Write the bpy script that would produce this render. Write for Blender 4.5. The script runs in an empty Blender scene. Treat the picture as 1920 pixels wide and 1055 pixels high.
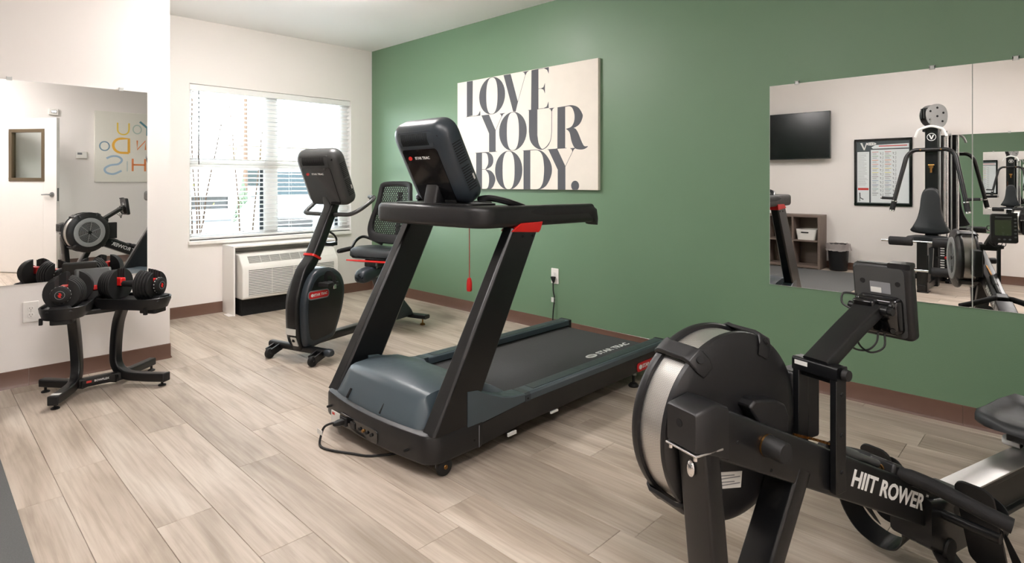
import bpy, bmesh, math, random
from math import sin, cos, pi, radians, atan2, sqrt
from mathutils import Vector, Matrix
random.seed(7)
SC = bpy.context.scene
COL = SC.collection

# ---------------------------------------------------------------- camera
cam = bpy.data.cameras.new('camera')
camo = bpy.data.objects.new('camera', cam)
COL.objects.link(camo)
camo.location = (0, 0, 1.234)
camo.rotation_euler = (radians(90), 0, radians(44.153))
cam.sensor_fit = 'HORIZONTAL'
cam.sensor_width = 36.0
cam.lens = 36.0 * 1099.0 / 1920.0
cam.shift_y = -(527.5 - 341.7) / 1920.0
cam.clip_start = 0.02
cam.clip_end = 300
SC.camera = camo

# ---------------------------------------------------------------- light and exposure
SC.view_settings.view_transform = 'Standard'
SC.view_settings.look = 'None'
SC.view_settings.gamma = 1.0
SC.view_settings.use_curve_mapping = False
SC.view_settings.exposure = 1.18
SC.cycles.max_bounces = 10
SC.cycles.diffuse_bounces = 4
SC.cycles.glossy_bounces = 8
SC.cycles.transmission_bounces = 4
SC.cycles.adaptive_threshold = .03
SC.cycles.transparent_max_bounces = 12
SC.cycles.caustics_reflective = False
SC.cycles.caustics_refractive = False
SC.cycles.sample_clamp_indirect = 20.0
w = bpy.data.worlds.new('sky'); SC.world = w; w.use_nodes = True
nt = w.node_tree; nt.nodes.clear()
sky = nt.nodes.new('ShaderNodeTexSky'); sky.sky_type = 'NISHITA'
sky.sun_disc = False; sky.sun_elevation = radians(48); sky.sun_rotation = radians(150)
sky.air_density = 1.0; sky.dust_density = 1.0; sky.ozone_density = 1.0
bg = nt.nodes.new('ShaderNodeBackground')
wo = nt.nodes.new('ShaderNodeOutputWorld')
hs = nt.nodes.new('ShaderNodeHueSaturation'); hs.inputs['Saturation'].default_value = .35
nt.links.new(sky.outputs[0], hs.inputs['Color']); nt.links.new(hs.outputs[0], bg.inputs[0]); nt.links.new(bg.outputs[0], wo.inputs[0])
sun = bpy.data.lights.new('sun', 'SUN'); sun.energy = 3.0; sun.angle = radians(1.0); sun.color = (1, .96, .9)
suno = bpy.data.objects.new('sun', sun); COL.objects.link(suno)
suno.rotation_euler = (radians(38), 0, radians(70)); suno.location = (-12, 8, 9)
pt = bpy.data.lights.new('window_portal', 'AREA'); pt.shape = 'RECTANGLE'; pt.size = 1.66; pt.size_y = 1.45; pt.cycles.is_portal = True
pto = bpy.data.objects.new('window_portal', pt); COL.objects.link(pto); pto.location = (-6.02, 2.633, 1.42); pto.rotation_euler = (radians(90), 0, radians(-90))
SKY_STRENGTH = 1.8
FILL_LAMP = {'flush_bay': 40.0, 'wrap_tv': 12.0, 'wrap_door': 15.0}      # emission of the ceiling lamps added out of view to brighten the room
bg.inputs[1].default_value = SKY_STRENGTH

# ---------------------------------------------------------------- materials
MATS = {}
def lin(c):
    c = c / 255.0
    return c / 12.92 if c <= .04045 else ((c + .055) / 1.055) ** 2.4
def rgb(*c): return (lin(c[0]), lin(c[1]), lin(c[2]), 1.0)
def mat(name, c, rough=.5, metal=0.0, var=.06, vs=30.0, bump=0.0, bs=200.0, coat=0.0, spec=.5, rv=.08, stretch=None):
    """Principled material with a little procedural colour and roughness variation and an optional fine relief."""
    m = bpy.data.materials.new(name); m.use_nodes = True
    n = m.node_tree.nodes; l = m.node_tree.links
    b = n['Principled BSDF']
    tc = n.new('ShaderNodeTexCoord'); src = tc.outputs['Object']
    if stretch:
        mp = n.new('ShaderNodeMapping'); mp.inputs['Scale'].default_value = stretch
        l.new(src, mp.inputs[0]); src = mp.outputs[0]
    nz = n.new('ShaderNodeTexNoise'); nz.inputs['Scale'].default_value = vs; nz.inputs['Detail'].default_value = 4
    l.new(src, nz.inputs['Vector'])
    col = rgb(*c)
    mx = n.new('ShaderNodeMix'); mx.data_type = 'RGBA'
    mx.inputs[6].default_value = tuple(v * (1 - var) for v in col[:3]) + (1,)
    mx.inputs[7].default_value = tuple(min(1, v * (1 + var)) for v in col[:3]) + (1,)
    l.new(nz.outputs[0], mx.inputs[0]); l.new(mx.outputs[2], b.inputs['Base Color'])
    mr = n.new('ShaderNodeMapRange'); mr.inputs[3].default_value = max(.02, rough - rv); mr.inputs[4].default_value = min(1, rough + rv)
    l.new(nz.outputs[0], mr.inputs[0]); l.new(mr.outputs[0], b.inputs['Roughness'])
    b.inputs['Metallic'].default_value = metal
    b.inputs['Specular IOR Level'].default_value = spec
    b.inputs['Coat Weight'].default_value = coat
    if bump:
        nb = n.new('ShaderNodeTexNoise'); nb.inputs['Scale'].default_value = bs; nb.inputs['Detail'].default_value = 3
        l.new(src, nb.inputs['Vector'])
        bp = n.new('ShaderNodeBump'); bp.inputs['Strength'].default_value = bump; bp.inputs['Distance'].default_value = .002
        l.new(nb.outputs[0], bp.inputs['Height']); l.new(bp.outputs[0], b.inputs['Normal'])
    MATS[name] = m
    return m
def emis(name, c, s):
    m = bpy.data.materials.new(name); m.use_nodes = True
    b = m.node_tree.nodes['Principled BSDF']
    b.inputs['Base Color'].default_value = rgb(*c); b.inputs['Emission Color'].default_value = rgb(*c); b.inputs['Emission Strength'].default_value = s
    MATS[name] = m; return m

mat('paint_white', (240, 235, 231), .55, var=.015, vs=3, bump=.12, bs=260)
mat('paint_green', (107, 137, 109), .45, var=.03, vs=2.5, bump=.30, bs=170)
mat('ceiling_paint', (250, 248, 247), .7, var=.01, vs=3, bump=.1, bs=300)
mat('vinyl_base', (106, 79, 67), .32, var=.08, vs=14, rv=.06)
mat('trim_white', (243, 240, 236), .35, var=.01)
mat('blind_white', (242, 242, 240), .45, var=.02)
mat('plastic_white', (236, 233, 228), .4, var=.02)
mat('plastic_black', (21, 21, 23), .42, var=.15, bump=.08, bs=900)
mat('gloss_black', (9, 9, 11), .12, var=.1, rv=.03, coat=.3)
mat('satin_black', (16, 17, 19), .33, var=.06, vs=30, rv=.03)
mat('steel_black', (14, 15, 17), .30, var=.05, vs=20, rv=.02)
mat('rubber', (17, 17, 18), .62, var=.15)
mat('hole_black', (5, 5, 6), .8)
mat('slate', (66, 78, 85), .38, var=.05, bump=.06, bs=900)
mat('slate_dark', (42, 50, 57), .36, var=.06, bump=.06, bs=900)
mat('pod_grey', (66, 67, 67), .38, var=.05, bump=.06, bs=900)
mat('red', (214, 32, 30), .35, var=.05)
mat('red_badge', (200, 24, 34), .35, var=.03)
mat('print_white', (228, 228, 226), .5, var=.02)
mat('print_grey', (128, 130, 134), .5)
mat('print_red', (205, 60, 50), .5)
mat('chrome', (215, 215, 216), .12, metal=1, rv=.05)
mat('steel_brushed', (205, 203, 202), .42, metal=1, var=.06, vs=40, rv=.06, stretch=(40, 1, 1))
mat('brass', (150, 110, 62), .35, metal=1)
mat('galvanised', (150, 152, 153), .35, metal=1)
mat('sticker', (216, 216, 212), .5, var=.03)
mat('foam_black', (17, 17, 19), .75, var=.15, bump=.2, bs=500)
mat('vinyl_black', (26, 29, 32), .45, var=.1, bump=.12, bs=420)
mat('cord_black', (16, 16, 17), .5)
mat('glass_dark', (10, 11, 13), .06, rv=.02)

# ---------------------------------------------------------------- mesh helpers
def rot3(rx=0, ry=0, rz=0):
    return Matrix.Rotation(rz, 3, 'Z') @ Matrix.Rotation(ry, 3, 'Y') @ Matrix.Rotation(rx, 3, 'X')
class MB:
    """collects shapes, then becomes one mesh object"""
    def __init__(s, off=(0, 0, 0)):
        s.v = []; s.f = []; s.off = Vector(off)
    def add(s, vs, fs):
        k = len(s.v); s.v += [Vector(p) for p in vs]; s.f += [[i + k for i in f] for f in fs]; return s
    def box(s, x0, x1, y0, y1, z0, z1):
        return s.add([(x0, y0, z0), (x1, y0, z0), (x1, y1, z0), (x0, y1, z0), (x0, y0, z1), (x1, y0, z1), (x1, y1, z1), (x0, y1, z1)],
                     [(3, 2, 1, 0), (4, 5, 6, 7), (0, 1, 5, 4), (1, 2, 6, 5), (2, 3, 7, 6), (3, 0, 4, 7)])
    def obox(s, c, size, R=None):
        R = R or Matrix.Identity(3); c = Vector(c); h = [d / 2 for d in size]; k = len(s.v)
        t = MB().box(-h[0], h[0], -h[1], h[1], -h[2], h[2])
        return s.add([c + R @ p for p in t.v], t.f)
    def bar(s, p0, p1, wx, wy, up=(0, 0, 1)):
        """rectangular bar from p0 to p1; wx across, wy along the up side"""
        return s.sweep([p0, p1], [(-wx / 2, -wy / 2), (wx / 2, -wy / 2), (wx / 2, wy / 2), (-wx / 2, wy / 2)], up)
    def sweep(s, pts, sec, up=(0, 0, 1), closed=False, scale=None, caps=True):
        pts = [Vector(p) for p in pts]; n = len(pts); rings = []; upv = Vector(up)
        for i, p in enumerate(pts):
            a = pts[(i - 1) % n] if (closed or i) else p
            b = pts[(i + 1) % n] if (closed or i < n - 1) else p
            t = (b - a).normalized()
            sd = t.cross(upv)
            if sd.length < 1e-5: sd = t.cross(Vector((1, 0, 0)))
            sd.normalize(); u = sd.cross(t).normalized()
            k = scale[i] if scale else 1.0
            m = 1.0
            if 0 < i < n - 1 or closed:
                c1 = (p - a).normalized(); c2 = (b - p).normalized(); d = max(-.9, min(1, c1.dot(c2)))
                m = 1 / max(.5, sqrt((1 + d) / 2))
            rings.append([p + sd * (q[0] * k) + u * (q[1] * k * m) for q in sec])
        return s.loft(rings, closed, caps)
    def tube(s, pts, r, n=10, closed=False, caps=True):
        pts = [Vector(p) for p in pts]; N = len(pts); rings = []
        ref = None
        for i, p in enumerate(pts):
            a = pts[(i - 1) % N] if (closed or i) else p
            b = pts[(i + 1) % N] if (closed or i < N - 1) else p
            t = (b - a).normalized()
            if ref is None:
                ref = t.orthogonal().normalized()
            ref = (ref - t * ref.dot(t))
            if ref.length < 1e-6: ref = t.orthogonal()
            ref.normalize(); o = t.cross(ref)
            rr = r[i] if isinstance(r, (list, tuple)) else r
            rings.append([p + (ref * cos(2 * pi * j / n) + o * sin(2 * pi * j / n)) * rr for j in range(n)])
        return s.loft(rings, closed, caps)
    def cyl(s, p0, p1, r0, r1=None, n=18):
        return s.tube([p0, p1], [r0, r0 if r1 is None else r1], n)
    def loft(s, rings, closed=False, caps=True, wrap=True):
        k = len(s.v); n = len(rings[0]); R = len(rings)
        for r in rings: s.v += [Vector(p) for p in r]
        for i in range(R if closed else R - 1):
            i2 = (i + 1) % R
            for j in range(n if wrap else n - 1):
                j2 = (j + 1) % n
                s.f.append([k + i * n + j, k + i * n + j2, k + i2 * n + j2, k + i2 * n + j])
        if caps and not closed and wrap:
            s.f.append([k + j for j in range(n)][::-1]); s.f.append([k + (R - 1) * n + j for j in range(n)])
        return s
    def prism(s, poly, axis, d0, d1):
        mk = {'x': lambda p, d: (d, p[0], p[1]), 'y': lambda p, d: (p[0], d, p[1]), 'z': lambda p, d: (p[0], p[1], d)}[axis]
        k = len(s.v); n = len(poly)
        s.v += [Vector(mk(p, d0)) for p in poly] + [Vector(mk(p, d1)) for p in poly]
        s.f.append([k + i for i in range(n)][::-1]); s.f.append([k + n + i for i in range(n)])
        for i in range(n):
            j = (i + 1) % n; s.f.append([k + i, k + j, k + n + j, k + n + i])
        return s
    def lathe(s, prof, o=(0, 0, 0), axis='z', n=24, a0=0, a1=2 * pi):
        """profile of (radius, height); rings closed over on themselves"""
        o = Vector(o); full = abs(a1 - a0 - 2 * pi) < 1e-6; m = n if full else n + 1; rings = []
        for j in range(m):
            a = a0 + (a1 - a0) * j / n; c, d = cos(a), sin(a)
            if axis == 'z': rings.append([o + Vector((r * c, r * d, h)) for r, h in prof])
            elif axis == 'x': rings.append([o + Vector((h, r * c, r * d)) for r, h in prof])
            else: rings.append([o + Vector((r * c, h, r * d)) for r, h in prof])
        return s.loft(rings, closed=full, caps=False, wrap=False)
    def ball(s, c, r, nu=16, nv=10, R=None):
        c = Vector(c); r = (r, r, r) if not isinstance(r, (tuple, list)) else r; R = R or Matrix.Identity(3); rings = []
        for i in range(nv + 1):
            t = -pi / 2 + pi * i / nv
            rings.append([c + R @ Vector((r[0] * cos(t) * cos(2 * pi * j / nu), r[1] * cos(t) * sin(2 * pi * j / nu), r[2] * sin(t))) for j in range(nu)])
        return s.loft(rings, caps=False)
    def mesh(s, name):
        me = bpy.data.meshes.new(name)
        me.from_pydata([tuple(p - s.off) for p in s.v], [], s.f)
        bm = bmesh.new(); bm.from_mesh(me)
        bmesh.ops.remove_doubles(bm, verts=bm.verts, dist=1e-6)
        bmesh.ops.dissolve_degenerate(bm, edges=bm.edges, dist=1e-7)
        bmesh.ops.recalc_face_normals(bm, faces=bm.faces)
        bm.to_mesh(me); bm.free()
        return me
def put(name, me, m, parent=None, bevel=0, seg=2, smooth=35, label=None):
    """links a mesh (an MB or a ready mesh) as one object"""
    if isinstance(me, MB): me = me.mesh(name)
    if m is not None and not me.materials: me.materials.append(MATS[m] if isinstance(m, str) else m)
    if smooth:
        me.shade_smooth(); me.set_sharp_from_angle(angle=radians(smooth))
    o = bpy.data.objects.new(name, me); COL.objects.link(o)
    if parent: o.parent = parent
    if bevel:
        b = o.modifiers.new('bevel', 'BEVEL'); b.width = bevel; b.segments = seg; b.limit_method = 'ANGLE'; b.angle_limit = radians(38); b.use_clamp_overlap = True
        b.harden_normals = False
    if label: o['label'] = label
    return o
def tag(o, label, cat, group=None):
    o['label'] = label; o['category'] = cat
    if group: o['group'] = group
    return o
def thing(name, label, cat, loc=(0, 0, 0), rz=0, group=None):
    o = bpy.data.objects.new(name, None); COL.objects.link(o); o.empty_display_size = .1
    o.location = loc; o.rotation_euler = (0, 0, rz)
    return tag(o, label, cat, group)
def struct(o):
    o['kind'] = 'structure'; return o
def copy_tree(o, parent=None):
    c = o.copy(); COL.objects.link(c); c.parent = parent
    for ch in list(o.children): copy_tree(ch, c)
    return c
def dup(o, loc, parent, rot=None):
    c = o.copy(); COL.objects.link(c); c.parent = parent; c.location = loc
    if rot: c.rotation_euler = rot
    return c
def crom(pts, k=6, closed=False):
    P = [Vector(p) for p in pts]; n = len(P); out = []
    for i in range(n if closed else n - 1):
        p0 = P[(i - 1) % n] if (closed or i) else P[0]; p1 = P[i]; p2 = P[(i + 1) % n]; p3 = P[(i + 2) % n] if (closed or i < n - 2) else P[-1]
        for j in range(k):
            t = j / k; t2 = t * t; t3 = t2 * t
            out.append(.5 * ((2 * p1) + (-p0 + p2) * t + (2 * p0 - 5 * p1 + 4 * p2 - p3) * t2 + (-p0 + 3 * p1 - 3 * p2 + p3) * t3))
    if not closed: out.append(P[-1])
    return out
def rrect(x0, x1, y0, y1, r, n=5):
    """rounded rectangle; r is one radius or four (x0y0, x1y0, x1y1, x0y1)"""
    rs = r if isinstance(r, (tuple, list)) else (r,) * 4; out = []
    for (cx, cy, a, q) in ((x0, y0, pi, 0), (x1, y0, 1.5 * pi, 1), (x1, y1, 0, 2), (x0, y1, .5 * pi, 3)):
        rr = rs[q]; ox = cx + rr if cx == x0 else cx - rr; oy = cy + rr if cy == y0 else cy - rr
        if rr <= 1e-6: out.append((cx, cy)); continue
        for i in range(n + 1):
            t = a + (pi / 2) * i / n; out.append((ox + rr * cos(t), oy + rr * sin(t)))
    return out
def text_mesh(s, size, ext=.0006, shear=0.0, spacing=1.0, bold=0.0):
    """lettering in Blender's built-in face, centred, lying in XY and raised by ext"""
    c = bpy.data.curves.new('txt', 'FONT'); c.body = s; c.size = size; c.extrude = ext; c.shear = shear; c.align_x = 'CENTER'; c.align_y = 'CENTER'
    c.space_character = spacing; c.resolution_u = 3; c.offset = bold
    o = bpy.data.objects.new('txt', c); COL.objects.link(o)
    bpy.context.view_layer.update()
    me = bpy.data.meshes.new_from_object(o.evaluated_get(bpy.context.evaluated_depsgraph_get()))
    bpy.data.objects.remove(o); bpy.data.curves.remove(c)
    me.materials.clear()
    return me
def text(name, s, size, m, parent, M, sx=1.0, off=(0, 0, 0), fit=None, **k):
    me = text_mesh(s, size, **k)
    if fit:
        xs = [v.co.x for v in me.vertices]; sx = fit / (max(xs) - min(xs))
    me.transform(Matrix.Diagonal((sx, 1, 1, 1))); me.transform(M); me.transform(Matrix.Translation(-Vector(off)))
    return put(name, me, m, parent, smooth=0)
def frame(o, x, y):
    """4x4 matrix with given origin, x and y axes"""
    x = Vector(x).normalized(); y = Vector(y); y = (y - x * y.dot(x)).normalized(); z = x.cross(y)
    return Matrix(((x.x, y.x, z.x, o[0]), (x.y, y.y, z.y, o[1]), (x.z, y.z, z.z, o[2]), (0, 0, 0, 1)))

# ================================================================ THE ROOM
GY, WX, LX, OY, RX, CZ = 3.735, -5.885, -4.605, -1.80, 1.22, 2.743
LE = 1.283                                       # where the left wall ends and the window bay opens
# floor: planks running along the room, each its own piece on a dark bed
fl = struct(put('floor', MB().box(WX - .1, RX + .1, OY - .1, GY + .1, -.10, -.0055), 'hole_black', smooth=0))
fl['label'] = 'light greige wood plank floor'
def wood_floor():
    m = bpy.data.materials.new('plank_wood'); m.use_nodes = True
    n = m.node_tree.nodes; l = m.node_tree.links; b = n['Principled BSDF']
    tc = n.new('ShaderNodeTexCoord'); oi = n.new('ShaderNodeObjectInfo')
    sc_ = n.new('ShaderNodeVectorMath'); sc_.operation = 'SCALE'; sc_.inputs[0].default_value = (13.7, 9.1, 5.3)
    l.new(oi.outputs['Random'], sc_.inputs['Scale'])
    ad = n.new('ShaderNodeVectorMath'); ad.operation = 'ADD'
    l.new(tc.outputs['Object'], ad.inputs[0]); l.new(sc_.outputs[0], ad.inputs[1])
    def noise(scale, sx, sy, det, dist=0.0):
        mp = n.new('ShaderNodeMapping'); mp.inputs['Scale'].default_value = (sx, sy, 1)
        l.new(ad.outputs[0], mp.inputs[0])
        z = n.new('ShaderNodeTexNoise'); z.inputs['Scale'].default_value = scale; z.inputs['Detail'].default_value = det; z.inputs['Distortion'].default_value = dist
        l.new(mp.outputs[0], z.inputs['Vector']); return z.outputs[0]
    broad = noise(1.0, 1.3, 7.0, 4, .6); grain = noise(1.0, 3.0, 70.0, 6, .3); fine = noise(1.0, 9.0, 260.0, 3)
    r1 = n.new('ShaderNodeValToRGB'); e = r1.color_ramp.elements
    e[0].position = .30; e[0].color = rgb(160, 147, 133); e[1].position = .70; e[1].color = rgb(200, 189, 176)
    k = r1.color_ramp.elements.new(.5); k.color = rgb(184, 171, 157)
    l.new(broad, r1.inputs[0])
    r2 = n.new('ShaderNodeValToRGB'); e = r2.color_ramp.elements
    e[0].position = .33; e[0].color = (.70, .66, .62, 1); e[1].position = .60; e[1].color = (1.04, 1.04, 1.04, 1)
    l.new(grain, r2.inputs[0])
    mu = n.new('ShaderNodeMix'); mu.data_type = 'RGBA'; mu.blend_type = 'MULTIPLY'; mu.inputs[0].default_value = .55
    l.new(r1.outputs[0], mu.inputs[6]); l.new(r2.outputs[0], mu.inputs[7])
    mr = n.new('ShaderNodeMapRange'); mr.inputs[3].default_value = .90; mr.inputs[4].default_value = 1.08
    l.new(oi.outputs['Random'], mr.inputs[0])
    fr = n.new('ShaderNodeMapRange'); fr.inputs[3].default_value = .94; fr.inputs[4].default_value = 1.04; l.new(fine, fr.inputs[0])
    pm = n.new('ShaderNodeMath'); pm.operation = 'MULTIPLY'; l.new(mr.outputs[0], pm.inputs[0]); l.new(fr.outputs[0], pm.inputs[1])
    sc2 = n.new('ShaderNodeVectorMath'); sc2.operation = 'SCALE'; l.new(mu.outputs[2], sc2.inputs[0]); l.new(pm.outputs[0], sc2.inputs['Scale'])
    l.new(sc2.outputs[0], b.inputs['Base Color'])
    b.inputs['Roughness'].default_value = .52; b.inputs['Specular IOR Level'].default_value = .32
    bp = n.new('ShaderNodeBump'); bp.inputs['Strength'].default_value = .12; bp.inputs['Distance'].default_value = .001
    l.new(grain, bp.inputs['Height']); l.new(bp.outputs[0], b.inputs['Normal'])
    MATS['plank_wood'] = m
wood_floor()
PW, PL = .1908, 1.35
joint = {2: -3.112, 3: -2.367, 4: -1.944, 5: -2.618, 6: -2.95, 8: -1.172, 10: -1.783, 16: -.59}
r0 = -12
for row in range(-12, 21):
    ya, yb = .0434 + PW * row, .0434 + PW * (row + 1)
    ya, yb = max(ya, OY), min(yb, GY)
    if yb - ya < .01: continue
    j0 = joint.get(row, random.uniform(-3, -1.65))
    x = j0 - PL * 5
    while x < RX:
        xa, xb = max(x, WX), min(x + PL, RX); x += PL
        if xb - xa < .02: continue
        if (ya + yb) / 2 < LE - .05: xa = max(xa, LX)
        if xb - xa < .02: continue
        g = .0006; c = .0012; L, W_ = xb - xa - 2 * g, yb - ya - 2 * g
        me = MB().loft([[(0, 0, -.0055), (L, 0, -.0055), (L, W_, -.0055), (0, W_, -.0055)], [(0, 0, -c), (L, 0, -c), (L, W_, -c), (0, W_, -c)],
                        [(c, c, 0), (L - c, c, 0), (L - c, W_ - c, 0), (c, W_ - c, 0)]])
        o = put('plank', me, 'plank_wood', fl, smooth=0); o.location = (xa + g, ya + g, 0)

def wall(name, m, *boxes):
    b = MB()
    for q in boxes: b.box(*q)
    return struct(put(name, b, m, smooth=0))
wall('wall_green', 'paint_green', (WX - .25, RX + .15, GY, GY + .15, -.1, CZ + .05))['label'] = 'deep green painted wall with orange-peel texture'
WY0, WY1, WZ0, WZ1 = 1.80, 3.467, .695, 2.150
wall('wall_back', 'paint_white', (WX - .16, WX, LE - .1, WY0, -.1, CZ + .05), (WX - .16, WX, WY1, GY, -.1, CZ + .05),
     (WX - .16, WX, WY0, WY1, -.1, WZ0), (WX - .16, WX, WY0, WY1, WZ1, CZ + .05))['label'] = 'warm white wall around the window'
wall('wall_left', 'paint_white', (WX - .16, LX, OY - .15, LE, -.1, CZ + .05))['label'] = 'warm white wall block beside the window bay'
wall('wall_front', 'paint_white', (LX - .2, RX + 1.2, OY - .15, OY, -.1, CZ + .05))['label'] = 'white wall with the television'
DY0, DY1 = -.075, .865
wall('wall_right', 'paint_white', (RX, RX + .12, OY, DY0, -.1, CZ + .05), (RX, RX + .12, DY1, GY, -.1, CZ + .05), (RX, RX + .12, DY0, DY1, 2.06, CZ + .05),
     (RX + 1.1, RX + 1.2, OY, DY1 + .4, -.1, CZ), (RX + .11, RX + 1.1, DY1 + .3, DY1 + .4, -.1, CZ - .01), (RX + .11, RX + 1.1, OY, OY + .1, -.1, CZ - .01), (RX + .11, RX + 1.1, OY, DY1 + .4, 2.5, 2.6), (RX + .1, RX + 1.2, OY, DY1 + .4, -.1, -.004))['label'] = 'white wall with the door'
struct(put('ceiling', MB().box(WX - .25, RX + .15, OY - .15, GY + .15, CZ, CZ + .12), 'ceiling_paint', smooth=0))['label'] = 'flat white ceiling'

# baseboards: brown vinyl cove base in strips with visible butt joints
def base(name, segs, prof_axis, at, sign, label):
    root = None
    for i, (a, b) in enumerate(segs):
        pr = [(0, 0), (.014, 0), (.012, .006), (.006, .016), (.0045, .10), (.003, .102), (0, .102)]
        m = MB()
        m.add(*(rings_x if prof_axis == 'x' else rings_y)(pr, at, sign, a, b))
        if root is None:
            root = struct(put(name, m, 'vinyl_base', smooth=30)); root['label'] = label
        else: put('base_strip', m, 'vinyl_base', root, smooth=30)
def rings_x(pr, at, s, a, b):       # strip running along x, on a wall whose face is y = at, coming out towards s
    t = MB().loft([[(a + .0005, at + s * p[0], p[1]) for p in pr], [(b - .0005, at + s * p[0], p[1]) for p in pr]]); return t.v, t.f
def rings_y(pr, at, s, a, b):
    t = MB().loft([[(at + s * p[0], a + .0005, p[1]) for p in pr], [(at + s * p[0], b - .0005, p[1]) for p in pr]]); return t.v, t.f
base('baseboard_green', [(WX, -4.09), (-4.09, -2.87), (-2.87, -1.65), (-1.65, -.43), (-.43, .79), (.79, RX)], 'x', GY, -1, 'brown vinyl baseboard along the green wall')
base('baseboard_back', [(LE, 2.10), (2.10, 3.11), (3.11, GY)], 'y', WX, 1, 'brown vinyl baseboard under the window')
base('baseboard_left', [(OY, -.70), (-.70, .512), (.512, LE + .004)], 'y', LX, 1, 'brown vinyl baseboard behind the dumbbell stand')
base('baseboard_bay', [(WX, LX + .004)], 'x', LE, 1, 'brown vinyl baseboard on the side of the window bay')
base('baseboard_front', [(LX, -3.4), (-3.4, -2.2), (-2.2, -1.0), (-1.0, .2), (.2, RX)], 'x', OY, 1, 'brown vinyl baseboard under the television wall')
base('baseboard_right', [(.93, 2.15), (2.15, GY), (OY, -.14)], 'y', RX, -1, 'brown vinyl baseboard beside the door')

# ---------------------------------------------------------------- window
gm = bpy.data.materials.new('window_glass'); gm.use_nodes = True
n = gm.node_tree.nodes; l = gm.node_tree.links; n.clear()
o_ = n.new('ShaderNodeOutputMaterial'); mx = n.new('ShaderNodeMixShader'); tr = n.new('ShaderNodeBsdfTransparent'); gl = n.new('ShaderNodeBsdfGlossy'); lw = n.new('ShaderNodeLayerWeight')
gl.inputs['Roughness'].default_value = .02; tr.inputs[0].default_value = (.94, .97, .96, 1); lw.inputs[0].default_value = .12
l.new(lw.outputs['Fresnel'], mx.inputs[0]); l.new(tr.outputs[0], mx.inputs[1]); l.new(gl.outputs[0], mx.inputs[2]); l.new(mx.outputs[0], o_.inputs[0])
MATS['window_glass'] = gm
win = bpy.data.objects.new('window_1', None); COL.objects.link(win); win.location = (WX, 2.63, WZ0); struct(win)
win['label'] = 'white double single-hung window'
off = (WX, 2.63, WZ0)
fx0, fx1 = WX - .15, WX - .085
m = MB(off); YL0, YL1, YR0, YR1 = 1.845, 2.535, 2.662, 3.372
for q in ((fx0, fx1, WY0, YL0, WZ0, WZ1), (fx0, fx1, YR1, WY1, WZ0, WZ1), (fx0, fx1, YL1, YR0, WZ0, WZ1), (fx0, fx1, YL0, YL1, WZ0, .735), (fx0, fx1, YR0, YR1, WZ0, .735),
          (fx0, fx1, YL0, YL1, 2.105, WZ1), (fx0, fx1, YR0, YR1, 2.105, WZ1)): m.box(*q)
put('window_frame', m, 'trim_white', win, bevel=.004)
for y0, y1 in ((YL0, YL1), (YR0, YR1)):
    s = put('sash', MB(off).box(fx0 + .02, fx1 - .005, y0, y1, 1.375, 1.445), 'trim_white', win, bevel=.003)
    put('screen_track', MB(off).box(fx0 + .0, fx0 + .02, y1 - .035, y1, .735, 1.375), 'slate_dark', win)
    put('pane', MB(off).box(fx0 + .025, fx0 + .03, y0, y1, 1.445, 2.105), 'window_glass', win, smooth=0)
    put('pane', MB(off).box(fx0 + .012, fx0 + .017, y0, y1, .735, 1.375), 'window_glass', win, smooth=0)
# sill, jamb lining
sl = MB(off).box(WX - .085, WX + .032, WY0 - .012, WY1 - .012, WZ0 - .04, WZ0)
put('window_sill', sl, 'trim_white', win, bevel=.008, seg=3)
ln = MB(off); ln.box(WX - .085, WX + .002, WY0 + .0005, WY0 + .004, WZ0, WZ1); ln.box(WX - .085, WX + .002, WY1 - .004, WY1 - .0005, WZ0, WZ1); ln.box(WX - .085, WX + .002, WY0 + .004, WY1 - .004, WZ1 - .004, WZ1 - .0005)
put('jamb_lining', ln, 'trim_white', win, bevel=.002)
# blind
bl = thing('window_blind', 'white horizontal slat blind hanging open in the window', 'blind', (WX - .045, 2.63, WZ1)); bo = bl.location
put('valance', MB(bo).box(WX - .075, WX - .012, WY0 + .006, WY1 - .006, WZ1 - .062, WZ1 - .005), 'blind_white', bl, bevel=.004)
rot = rot3(0, radians(12), 0)
smesh = MB().loft([[(x, y, .0032 * (1 - (x / .025) ** 2)) for x in (-.025, -.013, 0, .013, .025)] + [(x, y, .0032 * (1 - (x / .025) ** 2) - .0034) for x in (.025, .013, 0, -.013, -.025)] for y in (-(WY1 - WY0) / 2 + .008, (WY1 - WY0) / 2 - .008)]).mesh('slat')
zs = 2.068; first = None
while zs > .745:
    if first is None:
        first = put('slat', smesh, 'blind_white', bl, smooth=40); s = first
    else: s = dup(first, (0, 0, 0), bl)
    s.location = (0, (WY0 + WY1) / 2 - bo[1], zs - bo[2]); s.rotation_euler = (0, radians(-11), 0); zs -= .04385
put('bottom_rail', MB(bo).box(WX - .07, WX - .02, WY0 + .008, WY1 - .008, .700, .722), 'blind_white', bl, bevel=.004)
for yy in (1.92, 2.20, 2.78, 3.07, 3.36):
    put('ladder_cord', MB(bo).cyl((WX - .018, yy, .71), (WX - .018, yy, 2.09), .0011, n=5).cyl((WX - .072, yy, .71), (WX - .072, yy, 2.09), .0011, n=5), 'blind_white', bl)
put('tilt_wand', MB(bo).cyl((WX - .010, 1.885, 1.40), (WX - .010, 1.885, 2.085), .004, n=8), 'pod_grey', bl)

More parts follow.
